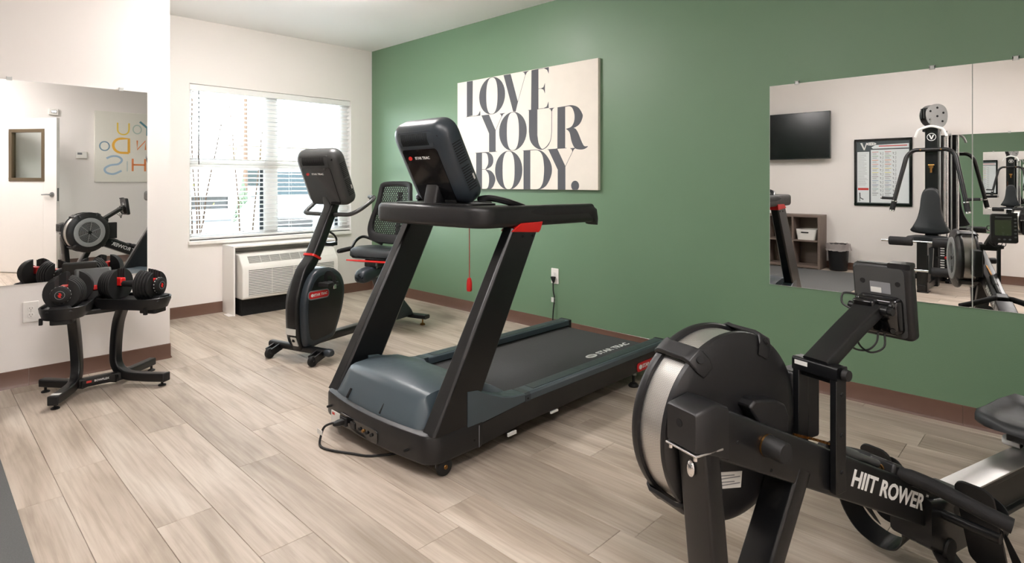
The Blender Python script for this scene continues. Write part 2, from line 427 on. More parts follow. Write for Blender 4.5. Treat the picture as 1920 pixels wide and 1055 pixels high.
# ================================================================ FIXTURES ON WALLS AND CEILING
mm = bpy.data.materials.new('mirror_glass'); mm.use_nodes = True
b_ = mm.node_tree.nodes['Principled BSDF']; b_.inputs['Base Color'].default_value = (.93, .935, .93, 1); b_.inputs['Metallic'].default_value = 1; b_.inputs['Roughness'].default_value = .0
MATS['mirror_glass'] = mm
mat('clear_clip', (236, 239, 237), .2, var=.02); MATS['clear_clip'].node_tree.nodes['Principled BSDF'].inputs['Transmission Weight'].default_value = .25
def mirror(label, a0, a1, z0, z1, axis, at, sign, clips, tilt=0):
    """flat frameless mirror on a wall, held by clear clips at its top edge"""
    c = (a0 + a1) / 2; zc = (z0 + z1) / 2; h = (z1 - z0) / 2; ww = (a1 - a0) / 2
    loc = (c, at + sign * .004, zc) if axis == 'x' else (at + sign * .004, c, zc)
    t = thing('wall_mirror', label, 'mirror', loc, 0, 'frameless gym mirrors')
    e = .0012
    if axis == 'x':
        body = MB().box(-ww + e, ww - e, -.003, .003, -h + e, h - e)
        rim = MB().box(-ww, -ww + e, -.003, .003, -h, h).box(ww - e, ww, -.003, .003, -h, h).box(-ww, ww, -.003, .003, h - e, h).box(-ww, ww, -.003, .003, -h, -h + e)
    else:
        body = MB().box(-.003, .003, -ww + e, ww - e, -h + e, h - e)
        rim = MB().box(-.003, .003, -ww, -ww + e, -h, h).box(-.003, .003, ww - e, ww, -h, h).box(-.003, .003, -ww, ww, h - e, h).box(-.003, .003, -ww, ww, -h, -h + e)
    put('glass', body, 'mirror_glass', t, smooth=0); put('ground_edge', rim, 'print_white', t, smooth=0)
    for q in clips:
        k = MB(); d = q - c; s = sign
        for (u0, u1, w0, w1, f0, f1) in ((-.013, .013, h - .006, h + .014, .0035, .006), (-.013, -.009, h, h + .016, -.0035, .006), (.009, .013, h, h + .016, -.0035, .006), (-.004, .004, h + .001, h + .014, -.0035, .0075)):
            if axis == 'x': k.box(d + u0, d + u1, min(s * f0, s * f1), max(s * f0, s * f1), w0, w1)
            else: k.box(min(s * f0, s * f1), max(s * f0, s * f1), d + u0, d + u1, w0, w1)
        put('mirror_clip', k, 'clear_clip', t, smooth=0)
    if tilt:
        t.rotation_euler = (0, radians(tilt), 0) if axis == 'y' else (radians(tilt), 0, 0)
    return t
mirror('large frameless mirror on the green wall, nearest the treadmill', -1.388, -.393, .603, 1.83, 'x', GY, -1, (-1.228, -.559))
mirror('second frameless mirror on the green wall, cut by the right edge of the photo', -.391, .604, .603, 1.83, 'x', GY, -1, (-.226, .44))
mirror('frameless mirror on the white wall behind the dumbbell stand', .146, 1.144, .617, 1.850, 'y', LX, 1, (.42, .99), tilt=.17)
mirror('mirror behind the multi-gym, seen only as a reflection', -1.345, -.350, .607, 1.838, 'x', OY, 1, (-1.20, -.62))
mirror('mirror right of the multi-gym, seen only as a reflection', -.348, .647, .607, 1.838, 'x', OY, 1, (-.19, .45))

for k_, v_ in FILL_LAMP.items(): emis('lamp_' + k_, (255, 249, 246), v_)
for k_, x, y, zc, rz_, lab in (('wrap_tv', -1.9, .30, CZ, 0, 'white wraparound fill light added out of view by the television'), ('wrap_door', .1, .35, CZ, pi / 2, 'white wraparound fill light added out of view near the door'),
                               ('wrap_door', 1.8, .2, 2.5, pi / 2, 'white wraparound fill light added in the corridor behind the door')):
    t = thing('fill_light', lab, 'light', (x, y, zc), rz_, 'added fill lights')  # unseen fixtures, added only to light the room and corridor
    put('light_tray', MB().box(-.63, .63, -.17, .17, -.022, -.0005), 'trim_white', t, bevel=.004)
    put('diffuser', MB().loft([[(x_, y_, z_) for y_, z_ in ((-.165, -.022), (-.165, -.06), (-.14, -.095), (-.07, -.112), (.07, -.112), (.14, -.095), (.165, -.06), (.165, -.022))] for x_ in (-.60, .60)]), 'lamp_' + k_, t, smooth=50)
    for s_ in (-1, 1): put('end_cap', MB().box(min(s_ * .60, s_ * .63), max(s_ * .60, s_ * .63), -.17, .17, -.115, -.022), 'trim_white', t, bevel=.006)
t = thing('bay_fill_light', 'square flush fill light added out of view by the window bay', 'light', (-3.95, 2.05, CZ), 0)  # unseen fixture, added to brighten the bay and back wall
put('light_tray', MB().box(-.24, .24, -.24, .24, -.02, -.0005), 'trim_white', t, bevel=.004)
put('diffuser', MB().loft([[(x_, y_, z_) for x_, y_ in rrect(-h_, h_, -h_, h_, .03, 4)] for z_, h_ in ((-.02, .20), (-.075, .20), (-.095, .18))]), 'lamp_flush_bay', t, smooth=50)

# ---------------------------------------------------------------- canvas print
def canvas_material(name, c):
    m = mat(name, c, .85, var=.05, vs=8, bump=.25, bs=700); return m
canvas_material('canvas', (238, 231, 220)); mat('ink_charcoal', (88, 90, 95), .8, var=.18, vs=420)
art = thing('canvas_print', 'wide canvas print reading LOVE YOUR BODY in charcoal letters on the green wall', 'wall art', (-3.501, GY - .0165, 1.6835))
put('canvas', MB().box(-.831, .831, -.0155, .0155, -.5105, .5105), 'canvas', art, bevel=.003)
LET = {"L":{"p":[[[-.692,.5075],[-.609,.5065],[-.612,.1795],[-.692,.1735]],[[-.703,.1743],[-.506,.1743],[-.506,.1708],[-.703,.1708]],[[-.506,.2155],[-.503,.1725],[-.572,.1725],[-.533,.1815]]],"r":[]},"O1":{"p":[],"r":[[[[-.18,.339],[-.1821,.3655],[-.1883,.3914],[-.1985,.416],[-.2124,.4386],[-.2296,.4589],[-.2499,.4761],[-.2725,.49],[-.2971,.5002],[-.323,.5064],[-.3495,.5085],[-.376,.5064],[-.4019,.5002],[-.4265,.49],[-.4491,.4761],[-.4694,.4589],[-.4866,.4386],[-.5005,.416],[-.5107,.3914],[-.5169,.3655],[-.519,.339],[-.5169,.3125],[-.5107,.2866],[-.5005,.262],[-.4866,.2394],[-.4694,.2191],[-.4491,.2019],[-.4265,.188],[-.4019,.1778],[-.376,.1716],[-.3495,.1695],[-.323,.1716],[-.2971,.1778],[-.2725,.188],[-.2499,.2019],[-.2296,.2191],[-.2124,.2394],[-.1985,.262],[-.1883,.2866],[-.1821,.3125]],[[-.276,.339],[-.2767,.3765],[-.2789,.4037],[-.2825,.427],[-.2875,.4472],[-.2939,.4644],[-.3016,.4787],[-.3107,.4899],[-.3211,.498],[-.3332,.5029],[-.35,.5045],[-.3668,.5029],[-.3789,.498],[-.3893,.4899],[-.3984,.4787],[-.4061,.4644],[-.4125,.4472],[-.4175,.427],[-.4211,.4037],[-.4233,.3765],[-.424,.339],[-.4233,.3015],[-.4211,.2743],[-.4175,.251],[-.4125,.2308],[-.4061,.2136],[-.3984,.1993],[-.3893,.1881],[-.3789,.18],[-.3668,.1751],[-.35,.1735],[-.3332,.1751],[-.3211,.18],[-.3107,.1881],[-.3016,.1993],[-.2939,.2136],[-.2875,.2308],[-.2825,.251],[-.2789,.2743],[-.2767,.3015]]]]},"V":{"p":[[[-.199,.5065],[-.111,.5065],[-.022,.2515],[-.049,.1695],[-.079,.1705]],[[-.0266,.2471],[.0664,.4801],[.0696,.4789],[-.0234,.2459]],[[.031,.5045],[.11,.5065],[.085,.4955],[.066,.4705],[.052,.4965]]],"r":[]},"E":{"p":[[[.138,.5055],[.217,.5075],[.217,.1695],[.133,.1685]],[[.217,.5063],[.332,.5063],[.332,.5028],[.217,.5028]],[[.277,.5045],[.332,.5055],[.331,.4525],[.313,.4855]],[[.2171,.3412],[.2641,.3382],[.2639,.3348],[.2169,.3378]],[[.289,.3795],[.289,.2925],[.273,.3265],[.242,.3385],[.273,.3465]],[[.217,.1712],[.331,.1712],[.331,.1677],[.217,.1677]],[[.328,.2215],[.331,.1695],[.264,.1675],[.309,.1815]]],"r":[]},"Y1":{"p":[[[-.489,.1705],[-.389,.1715],[-.3,.0215],[-.3,-.1715],[-.386,-.1705],[-.386,-.0025]],[[-.3045,.0185],[-.2185,.1505],[-.2155,.1485],[-.3015,.0165]],[[-.25,.1675],[-.175,.1685],[-.204,.1585],[-.224,.1355],[-.232,.1575]],[[-.408,-.1718],[-.281,-.1698],[-.281,-.1732],[-.408,-.1752]]],"r":[]},"O2":{"p":[],"r":[[[[.083,-.001],[.0809,.0257],[.0747,.0517],[.0646,.0764],[.0507,.0992],[.0335,.1196],[.0133,.1369],[-.0093,.1509],[-.0338,.1612],[-.0596,.1674],[-.086,.1695],[-.1124,.1674],[-.1382,.1612],[-.1627,.1509],[-.1853,.1369],[-.2055,.1196],[-.2227,.0992],[-.2366,.0764],[-.2467,.0517],[-.2529,.0257],[-.255,-.001],[-.2529,-.0277],[-.2467,-.0537],[-.2366,-.0784],[-.2227,-.1012],[-.2055,-.1216],[-.1853,-.1389],[-.1627,-.1529],[-.1382,-.1632],[-.1124,-.1694],[-.086,-.1715],[-.0596,-.1694],[-.0338,-.1632],[-.0093,-.1529],[.0133,-.1389],[.0335,-.1216],[.0507,-.1012],[.0646,-.0784],[.0747,-.0537],[.0809,-.0277]],[[-.01,-.001],[-.0107,.0367],[-.0129,.0641],[-.0165,.0875],[-.0215,.1078],[-.0279,.1252],[-.0356,.1395],[-.0447,.1508],[-.0551,.1589],[-.0672,.1639],[-.084,.1655],[-.1008,.1639],[-.1129,.1589],[-.1233,.1508],[-.1324,.1395],[-.1401,.1252],[-.1465,.1078],[-.1515,.0875],[-.1551,.0641],[-.1573,.0367],[-.158,-.001],[-.1573,-.0387],[-.1551,-.0661],[-.1515,-.0895],[-.1465,-.1098],[-.1401,-.1272],[-.1324,-.1415],[-.1233,-.1528],[-.1129,-.1609],[-.1008,-.1659],[-.084,-.1675],[-.0672,-.1659],[-.0551,-.1609],[-.0447,-.1528],[-.0356,-.1415],[-.0279,-.1272],[-.0215,-.1098],[-.0165,-.0895],[-.0129,-.0661],[-.0107,-.0387]]]]},"U":{"p":[[[.108,.1695],[.108,-.0175],[.1095,-.0278],[.1112,-.0425],[.1137,-.0595],[.1172,-.0762],[.122,-.0905],[.1283,-.1023],[.1359,-.1131],[.1446,-.123],[.154,-.1321],[.164,-.1405],[.175,-.1484],[.1872,-.1557],[.1999,-.1621],[.2124,-.1675],[.224,-.1715],[.2345,-.1742],[.2444,-.1757],[.2539,-.1761],[.2634,-.1754],[.273,-.1735],[.2831,-.1704],[.2934,-.1662],[.3036,-.1608],[.3133,-.1546],[.322,-.1475],[.3298,-.1396],[.337,-.1307],[.3435,-.1211],[.3492,-.1106],[.354,-.0995],[.3577,-.0864],[.3604,-.0712],[.3624,-.056],[.3638,-.0428],[.365,-.0335],[.366,.1565],[.361,.1565],[.36,-.0325],[.359,-.0414],[.3578,-.054],[.3561,-.0686],[.3536,-.083],[.35,-.0955],[.345,-.1059],[.339,-.1157],[.3321,-.1247],[.3247,-.1329],[.317,-.1405],[.3086,-.1476],[.2994,-.1542],[.2899,-.1599],[.2809,-.1645],[.273,-.1675],[.2665,-.169],[.261,-.1692],[.256,-.1681],[.2511,-.1655],[.246,-.1615],[.2404,-.1558],[.2346,-.1486],[.2289,-.14],[.2236,-.1302],[.219,-.1195],[.2151,-.1063],[.2118,-.0905],[.209,-.0744],[.2067,-.0603],[.205,-.0505],[.205,.1655]],[[.097,.1702],[.217,.1692],[.217,.1658],[.097,.1668]],[[.329,.1625],[.393,.1655],[.374,.1555],[.363,.1295],[.351,.1545]]],"r":[]},"R":{"p":[[[.426,.1645],[.506,.1665],[.506,-.1735],[.424,-.1725]],[[.409,-.1718],[.521,-.1708],[.521,-.1742],[.409,-.1752]],[[.504,.1665],[.5133,.1672],[.5264,.1684],[.5418,.1694],[.5575,.1697],[.572,.1685],[.5856,.1659],[.5994,.1624],[.6129,.1579],[.6256,.1523],[.637,.1455],[.6472,.1368],[.6565,.1262],[.6648,.1149],[.6717,.1039],[.677,.0945],[.6806,.0872],[.6827,.0811],[.6834,.0756],[.6828,.0697],[.681,.0625],[.6779,.0535],[.6734,.0431],[.6678,.0324],[.6609,.0222],[.653,.0135],[.6439,.0062],[.6337,-.0002],[.6223,-.0057],[.6101,-.0105],[.597,-.0145],[.5816,-.0175],[.5636,-.0195],[.5456,-.0208],[.53,-.0217],[.519,-.0225],[.514,-.0175],[.5217,-.016],[.5329,-.0142],[.5456,-.0116],[.5579,-.0082],[.568,-.0035],[.5758,.0026],[.5826,.01],[.5884,.0182],[.5932,.0272],[.597,.0365],[.5998,.0464],[.6016,.0571],[.6024,.0683],[.6022,.0795],[.601,.0905],[.5986,.1017],[.5949,.1134],[.5904,.1248],[.5853,.1351],[.58,.1435],[.5744,.1498],[.5684,.1546],[.5619,.158],[.5551,.1606],[.548,.1625],[.5399,.1634],[.5307,.1631],[.5215,.1622],[.5136,.1611],[.508,.1605]],[[.521,-.0215],[.532,-.0202],[.5478,-.018],[.5658,-.016],[.5831,-.0151],[.597,-.0165],[.6068,-.02],[.6143,-.0251],[.6205,-.0317],[.6264,-.0398],[.633,-.0495],[.6403,-.0619],[.6478,-.0769],[.6552,-.093],[.6623,-.1084],[.669,-.1215],[.675,-.1324],[.6803,-.1423],[.6855,-.1509],[.691,-.158],[.697,-.1635],[.7049,-.1665],[.7145,-.1671],[.7238,-.1666],[.7309,-.1663],[.734,-.1675],[.7321,-.1706],[.7266,-.1748],[.7186,-.1793],[.7097,-.1835],[.701,-.1865],[.6924,-.1884],[.6829,-.1897],[.6729,-.1903],[.6628,-.1902],[.653,-.1895],[.6432,-.1884],[.6331,-.187],[.6231,-.1847],[.6136,-.1811],[.605,-.1755],[.5972,-.1677],[.5901,-.158],[.5835,-.1469],[.5775,-.1349],[.572,-.1225],[.5673,-.1086],[.5636,-.093],[.5602,-.0771],[.5565,-.0625],[.552,-.0505],[.546,-.0415],[.5389,-.0344],[.5317,-.0289],[.5254,-.0248],[.521,-.0215]]],"r":[]},"B":{"p":[[[-.561,-.1735],[-.481,-.1715],[-.481,-.5125],[-.561,-.5155]],[[-.572,-.1728],[-.413,-.1708],[-.413,-.1742],[-.572,-.1762]],[[-.572,-.5148],[-.435,-.5118],[-.435,-.5152],[-.572,-.5182]],[[-.487,-.1715],[-.475,-.1713],[-.4578,-.1707],[-.4381,-.1704],[-.4186,-.1711],[-.402,-.1735],[-.388,-.1778],[-.3747,-.1836],[-.3627,-.1904],[-.3523,-.1982],[-.344,-.2065],[-.3378,-.2158],[-.3335,-.2262],[-.331,-.2371],[-.3302,-.2481],[-.331,-.2585],[-.3334,-.2685],[-.3374,-.2786],[-.3431,-.2884],[-.3506,-.2975],[-.36,-.3055],[-.3733,-.3126],[-.3903,-.319],[-.4082,-.3246],[-.4241,-.3291],[-.435,-.3325],[-.435,-.3265],[-.4297,-.3208],[-.4218,-.3128],[-.4132,-.3033],[-.4053,-.293],[-.4,-.2825],[-.3974,-.2714],[-.3964,-.2591],[-.3967,-.2465],[-.398,-.2344],[-.4,-.2235],[-.4024,-.2136],[-.4054,-.2041],[-.4095,-.1955],[-.4149,-.1882],[-.422,-.1825],[-.4324,-.179],[-.4458,-.1773],[-.4599,-.1768],[-.4724,-.1768],[-.481,-.1765]],[[-.481,-.3278],[-.424,-.3288],[-.424,-.3322],[-.481,-.3312]],[[-.435,-.3305],[-.4244,-.3322],[-.4091,-.3342],[-.3917,-.337],[-.3745,-.341],[-.36,-.3465],[-.348,-.354],[-.3367,-.3633],[-.3267,-.3735],[-.3183,-.3842],[-.312,-.3945],[-.3077,-.4043],[-.305,-.4142],[-.3042,-.4242],[-.3054,-.4345],[-.309,-.4455],[-.3146,-.458],[-.3222,-.4721],[-.332,-.486],[-.3445,-.4983],[-.36,-.5075],[-.3817,-.5128],[-.4092,-.5153],[-.438,-.5161],[-.4634,-.5161],[-.481,-.5165],[-.481,-.5115],[-.4711,-.5114],[-.4566,-.5118],[-.4404,-.5116],[-.4249,-.5098],[-.413,-.5055],[-.4048,-.4982],[-.3985,-.4887],[-.3938,-.4775],[-.3905,-.4652],[-.388,-.4525],[-.3864,-.4385],[-.3859,-.4228],[-.3866,-.4067],[-.3886,-.3915],[-.392,-.3785],[-.3979,-.3675],[-.4062,-.3578],[-.4153,-.3494],[-.4234,-.3425],[-.429,-.3375]]],"r":[]},"O3":{"p":[],"r":[[[[.031,-.3425],[.0289,-.3156],[.0227,-.2893],[.0126,-.2644],[-.0013,-.2414],[-.0185,-.2209],[-.0387,-.2033],[-.0613,-.1892],[-.0858,-.1789],[-.1116,-.1726],[-.138,-.1705],[-.1644,-.1726],[-.1902,-.1789],[-.2147,-.1892],[-.2373,-.2033],[-.2575,-.2209],[-.2747,-.2414],[-.2886,-.2644],[-.2987,-.2893],[-.3049,-.3156],[-.307,-.3425],[-.3049,-.3694],[-.2987,-.3957],[-.2886,-.4206],[-.2747,-.4436],[-.2575,-.4641],[-.2373,-.4817],[-.2147,-.4958],[-.1902,-.5061],[-.1644,-.5124],[-.138,-.5145],[-.1116,-.5124],[-.0858,-.5061],[-.0613,-.4958],[-.0387,-.4817],[-.0185,-.4641],[-.0013,-.4436],[.0126,-.4206],[.0227,-.3957],[.0289,-.3694]],[[-.062,-.3425],[-.0627,-.3044],[-.065,-.2768],[-.0686,-.2532],[-.0737,-.2327],[-.0802,-.2152],[-.088,-.2007],[-.0971,-.1893],[-.1077,-.1811],[-.12,-.1762],[-.137,-.1745],[-.154,-.1762],[-.1663,-.1811],[-.1769,-.1893],[-.186,-.2007],[-.1938,-.2152],[-.2003,-.2327],[-.2054,-.2532],[-.209,-.2768],[-.2113,-.3044],[-.212,-.3425],[-.2113,-.3806],[-.209,-.4082],[-.2054,-.4318],[-.2003,-.4523],[-.1938,-.4698],[-.186,-.4843],[-.1769,-.4957],[-.1663,-.5039],[-.154,-.5088],[-.137,-.5105],[-.12,-.5088],[-.1077,-.5039],[-.0971,-.4957],[-.088,-.4843],[-.0802,-.4698],[-.0737,-.4523],[-.0686,-.4318],[-.065,-.4082],[-.0627,-.3806]]]]},"D":{"p":[[[.045,-.1745],[.124,-.1735],[.124,-.5095],[.045,-.5105]],[[.035,-.1738],[.164,-.1728],[.164,-.1762],[.035,-.1772]],[[.035,-.5108],[.164,-.5098],[.164,-.5132],[.035,-.5142]],[[.118,-.1725],[.1308,-.1723],[.1491,-.1719],[.1702,-.1717],[.1914,-.1723],[.21,-.1745],[.2258,-.1779],[.2407,-.1822],[.2549,-.1877],[.2686,-.1947],[.282,-.2035],[.2957,-.2148],[.3094,-.2283],[.3226,-.2431],[.3343,-.2582],[.344,-.2725],[.3515,-.286],[.3574,-.2995],[.3617,-.3129],[.3645,-.3262],[.366,-.3395],[.3661,-.3526],[.3648,-.3656],[.3621,-.3786],[.3578,-.3918],[.352,-.4055],[.3445,-.4205],[.3353,-.4365],[.3247,-.4525],[.3129,-.4673],[.3,-.4795],[.286,-.4891],[.2706,-.4968],[.2542,-.5029],[.2369,-.5078],[.219,-.5115],[.1985,-.5137],[.1752,-.5142],[.1521,-.5137],[.1321,-.5129],[.118,-.5125],[.124,-.5075],[.1378,-.5076],[.1577,-.5081],[.1802,-.5082],[.2018,-.5069],[.219,-.5035],[.2314,-.4976],[.2413,-.4899],[.2493,-.4807],[.256,-.4705],[.262,-.4595],[.267,-.4476],[.2706,-.4347],[.2733,-.4208],[.2753,-.4063],[.277,-.3915],[.2786,-.3762],[.2797,-.3604],[.2803,-.344],[.2802,-.3274],[.279,-.3105],[.277,-.2926],[.2744,-.2736],[.2708,-.2547],[.2661,-.2373],[.26,-.2225],[.2526,-.2105],[.244,-.2005],[.2341,-.1923],[.2228,-.1857],[.21,-.1805],[.1937,-.1774],[.1741,-.1763],[.1539,-.1766],[.1363,-.1773],[.124,-.1775]]],"r":[]},"Y2":{"p":[[[.326,-.1755],[.422,-.1735],[.508,-.3185],[.508,-.5105],[.428,-.5105],[.428,-.3465]],[[.5045,-.3226],[.5875,-.1906],[.5905,-.1924],[.5075,-.3244]],[[.556,-.1755],[.615,-.1745],[.593,-.1885],[.579,-.2085],[.575,-.1875]],[[.317,-.1748],[.43,-.1728],[.43,-.1762],[.317,-.1782]]],"r":[]},"dot":{"p":[[[.647,-.4765],[.646,-.4676],[.643,-.4591],[.6383,-.4516],[.6319,-.4452],[.6244,-.4405],[.6159,-.4375],[.607,-.4365],[.5981,-.4375],[.5896,-.4405],[.5821,-.4452],[.5757,-.4516],[.571,-.4591],[.568,-.4676],[.567,-.4765],[.568,-.4854],[.571,-.4939],[.5757,-.5014],[.5821,-.5078],[.5896,-.509],[.5981,-.509],[.607,-.509],[.6159,-.509],[.6244,-.509],[.6319,-.5078],[.6383,-.5014],[.643,-.4939],[.646,-.4854]]],"r":[]}}
for k, d in LET.items():
    bmx = MB()
    cl = lambda p: (p[0], max(-.5095, min(.5095, p[1])))
    for q in d['p']: bmx.prism([cl(p) for p in q], 'y', -.0162, -.0150)
    for o_, i_ in d['r']:
        n_ = len(o_)
        bmx.loft([[(cl(p)[0], -.0150, cl(p)[1]) for p in o_], [(cl(p)[0], -.0162, cl(p)[1]) for p in o_], [(cl(p)[0], -.0162, cl(p)[1]) for p in i_], [(cl(p)[0], -.0150, cl(p)[1]) for p in i_]], caps=False)
    put('period' if k == 'dot' else 'letter', bmx, 'ink_charcoal', art, smooth=0)

# ---------------------------------------------------------------- power outlets
def outlet(label, loc, rz):
    t = thing('power_outlet', label, 'outlet', loc, rz, 'wall outlets')      # local: face towards -y
    put('cover_plate', MB().prism(rrect(-.039, .039, -.0635, .0635, .006), 'y', -.007, 0), 'plastic_white', t, bevel=.003)
    for s in (-1, 1):
        z = s * .0195
        rc = put('receptacle', MB().lathe([(0, -.0085), (.0165, -.0085), (.017, -.007)], (0, 0, z), 'y', 20), 'plastic_white', t)
        put('socket_slots', MB().box(-.0075, -.0055, -.0089, -.007, z, z + .008).box(.0055, .0075, -.0089, -.007, z, z + .007).lathe([(0, -.0089), (.0023, -.0089), (.0023, -.007)], (0, 0, z - .007), 'y', 8), 'hole_black', rc)
    put('cover_screw', MB().lathe([(0, -.0082), (.002, -.0080), (.0025, -.007)], (0, 0, 0), 'y', 8), 'galvanised', t)
    return t
outlet('white duplex outlet on the white wall left of the dumbbell stand', (LX, .521, .444), radians(90))
outlet('white duplex outlet on the green wall with a black plug in it', (-3.127, GY, .459), 0)

# ---------------------------------------------------------------- air conditioner in its surround
ac = thing('air_conditioner', 'white through-wall air conditioner with slatted grille below the window', 'air conditioner', (-5.7, 2.61, 0)); of = ac.location
prof = [(-5.87, .155), (-5.512, .155), (-5.498, .168), (-5.498, .440), (-5.512, .470), (-5.585, .555), (-5.62, .565), (-5.87, .565)]
hb = MB(of); hb.loft([[(p[0], y, p[1]) for p in prof] for y in (2.128, 3.092)])
put('housing', hb, 'plastic_white', ac, bevel=.009, seg=3)
put('front_recess', MB(of).box(-5.4985, -5.4970, 2.185, 3.040, .185, .432), 'print_grey', ac, smooth=0)
lv = MB().box(-.0045, .0045, -.4275, .4275, -.0045, .0045); first = None
for i in range(16):
    z = .193 + i * .0156
    if first is None: first = put('louver', lv, 'plastic_white', ac, bevel=.002); o = first
    else: o = dup(first, (0, 0, 0), ac)
    o.location = (-5.494 - of[0], 2.6125 - of[1], z - of[2])
for y in (2.40, 2.6125, 2.825): put('louver_divider', MB(of).box(-5.499, -5.4905, y - .0025, y + .0025, .185, .432), 'plastic_white', ac, bevel=.001)
sl_d = Vector((-5.585 + 5.512, 0, .555 - .470)); sl_a = atan2(sl_d.z, -sl_d.x)
c0 = Vector((-5.55, 0, .5135)); nrm = Vector((sl_d.z, 0, -sl_d.x)).normalized()
gR = Matrix.Rotation(sl_a, 3, 'Y')
put('top_recess', MB(of).obox((c0.x + nrm.x * .001, 2.50, c0.z + nrm.z * .001), (.078, .60, .002), gR), 'pod_grey', ac, smooth=0)
tl = MB().obox((0, 0, 0), (.0035, .60, .006), gR); first = None
for i in range(8):
    s = -.035 + i * .010; d = sl_d.normalized() * s
    if first is None: first = put('vent_slat', tl, 'plastic_white', ac); o = first
    else: o = dup(first, (0, 0, 0), ac)
    o.location = (c0.x + d.x + nrm.x * .003 - of[0], 2.50 - of[1], c0.z + d.z + nrm.z * .003 - of[2])
for y in (2.31, 2.40, 2.50, 2.60, 2.70): put('vent_divider', MB(of).obox((c0.x + nrm.x * .004, y, c0.z + nrm.z * .004), (.078, .004, .007), gR), 'plastic_white', ac)
put('control_hatch', MB(of).obox((c0.x + nrm.x * .001, 2.94, c0.z + nrm.z * .001), (.07, .22, .004), gR), 'plastic_white', ac, bevel=.001)
put('sub_base', MB(of).box(-5.87, -5.56, 2.14, 3.08, .0, .155), 'hole_black', ac)
sr = thing('wall_surround', 'white metal surround standing around the air conditioner', 'surround', (-5.75, 2.61, 0)); of = sr.location
put('side_panel', MB(of).box(WX + .001, -5.61, 2.090, 2.106, 0, .626), 'trim_white', sr, bevel=.002)
put('side_panel', MB(of).box(WX + .001, -5.61, 3.106, 3.122, 0, .626), 'trim_white', sr, bevel=.002)
put('top_panel', MB(of).box(WX + .001, -5.61, 2.090, 3.122, .626, .642), 'trim_white', sr, bevel=.002)
put('floor_flange', MB(of).box(-5.735, -5.605, 2.045, 2.106, 0, .006), 'trim_white', sr, bevel=.002)
put('back_panel', MB(of).box(WX + .001, WX + .006, 2.106, 3.106, .55, .626), 'trim_white', sr)

# ---------------------------------------------------------------- seen in the mirrors: television wall
mat('tv_glass', (9, 12, 14), .20, rv=.02, spec=.3)
tv = thing('television', 'black flat-screen television on the white wall, seen in the large mirror', 'television', (-3.15, -1.66, 1.913)); of = tv.location
put('tv_body', MB(of).box(-3.745, -2.555, -1.70, -1.655, 1.573, 2.253), 'satin_black', tv, bevel=.004)
put('screen', MB(of).box(-3.738, -2.562, -1.656, -1.6535, 1.585, 2.246), 'tv_glass', tv, smooth=0)
put('mount_arm', MB(of).box(-3.25, -3.05, -1.80, -1.69, 1.80, 2.02).box(-3.5, -2.8, -1.72, -1.70, 1.75, 2.05), 'steel_black', tv, bevel=.004)

ch = thing('exercise_chart', 'black framed exercise chart with rows of small pictures, seen in the large mirror', 'poster', (-1.942, OY, 1.371)); of = ch.location
fz0, fz1, fx_0, fx_1 = .911, 1.831, -2.281, -1.602
mat('chart_paper', (232, 238, 240), .35, var=.02); mat('chart_dark', (70, 80, 84), .35)
f = MB(of)
for q in ((fx_0, fx_1, fz0, fz0 + .03), (fx_0, fx_1, fz1 - .03, fz1), (fx_0, fx_0 + .026, fz0 + .03, fz1 - .03), (fx_1 - .026, fx_1, fz0 + .03, fz1 - .03)): f.box(q[0], q[1], OY, OY + .022, q[2], q[3])
put('picture_frame', f, 'gloss_black', ch, bevel=.003)
put('chart_sheet', MB(of).box(fx_0 + .02, fx_1 - .02, OY, OY + .008, fz0 + .02, fz1 - .02), 'chart_dark', ch)
yy = OY + .0085
X0, X1 = fx_0 + .036, fx_1 - .036
put('text_panel', MB(of).box(X0, X0 + .145, OY + .004, yy, fz0 + .045, fz1 - .175), 'chart_paper', ch, smooth=0)
put('text_panel', MB(of).box(X0 + .165, X1, OY + .004, yy, fz0 + .045, fz1 - .15), 'chart_paper', ch, smooth=0)
put('title_strip', MB(of).prism([(X0 + .19, fz1 - .135), (X1, fz1 - .135), (X1, fz1 - .075), (X0 + .22, fz1 - .085), (X0 + .17, fz1 - .115)], 'y', OY + .004, yy), 'chart_paper', ch, smooth=0)
put('title_line', MB(of).box(X0 + .26, X1 - .02, yy, yy + .0006, fz1 - .108, fz1 - .096), 'print_red', ch, smooth=0)
vm = MB(of)
vm.prism([(X0 + .035, fz1 - .05), (X0 + .06, fz1 - .05), (X0 + .085, fz1 - .125), (X0 + .11, fz1 - .05), (X0 + .12, fz1 - .05), (X0 + .092, fz1 - .15), (X0 + .078, fz1 - .15)], 'y', yy - .001, yy + .0006)
put('emblem', vm, 'print_white', ch, smooth=0)
bb = MB(of).prism([(X0 + .17 + .06 * cos(t), fz1 - .068 + .022 * sin(t)) for t in [2 * pi * i / 24 for i in range(24)]], 'y', yy - .001, yy + .0004)
put('balloon', bb, 'print_white', ch, smooth=0)
for i in range(3): put('balloon_dot', MB(of).prism([(X0 + .140 + .03 * i + .006 * cos(t), fz1 - .068 + .006 * sin(t)) for t in [2 * pi * k / 10 for k in range(10)]], 'y', yy, yy + .001), 'chart_dark', ch, smooth=0)
cols = [('print_red', (205, 70, 60)), ('row_green', (120, 165, 95)), ('row_orange', (225, 130, 70)), ('row_salmon', (228, 120, 100)), ('row_yellow', (225, 205, 70)), ('row_lemon', (222, 214, 70)), ('row_plum', (120, 70, 90)), ('row_blue', (110, 140, 175)), ('row_navy', (70, 95, 140)), ('row_teal', (90, 150, 150)), ('row_dark', (70, 75, 85))]
for nme, c in cols:
    if nme not in MATS: mat(nme, c, .5)
rng = random.Random(3)
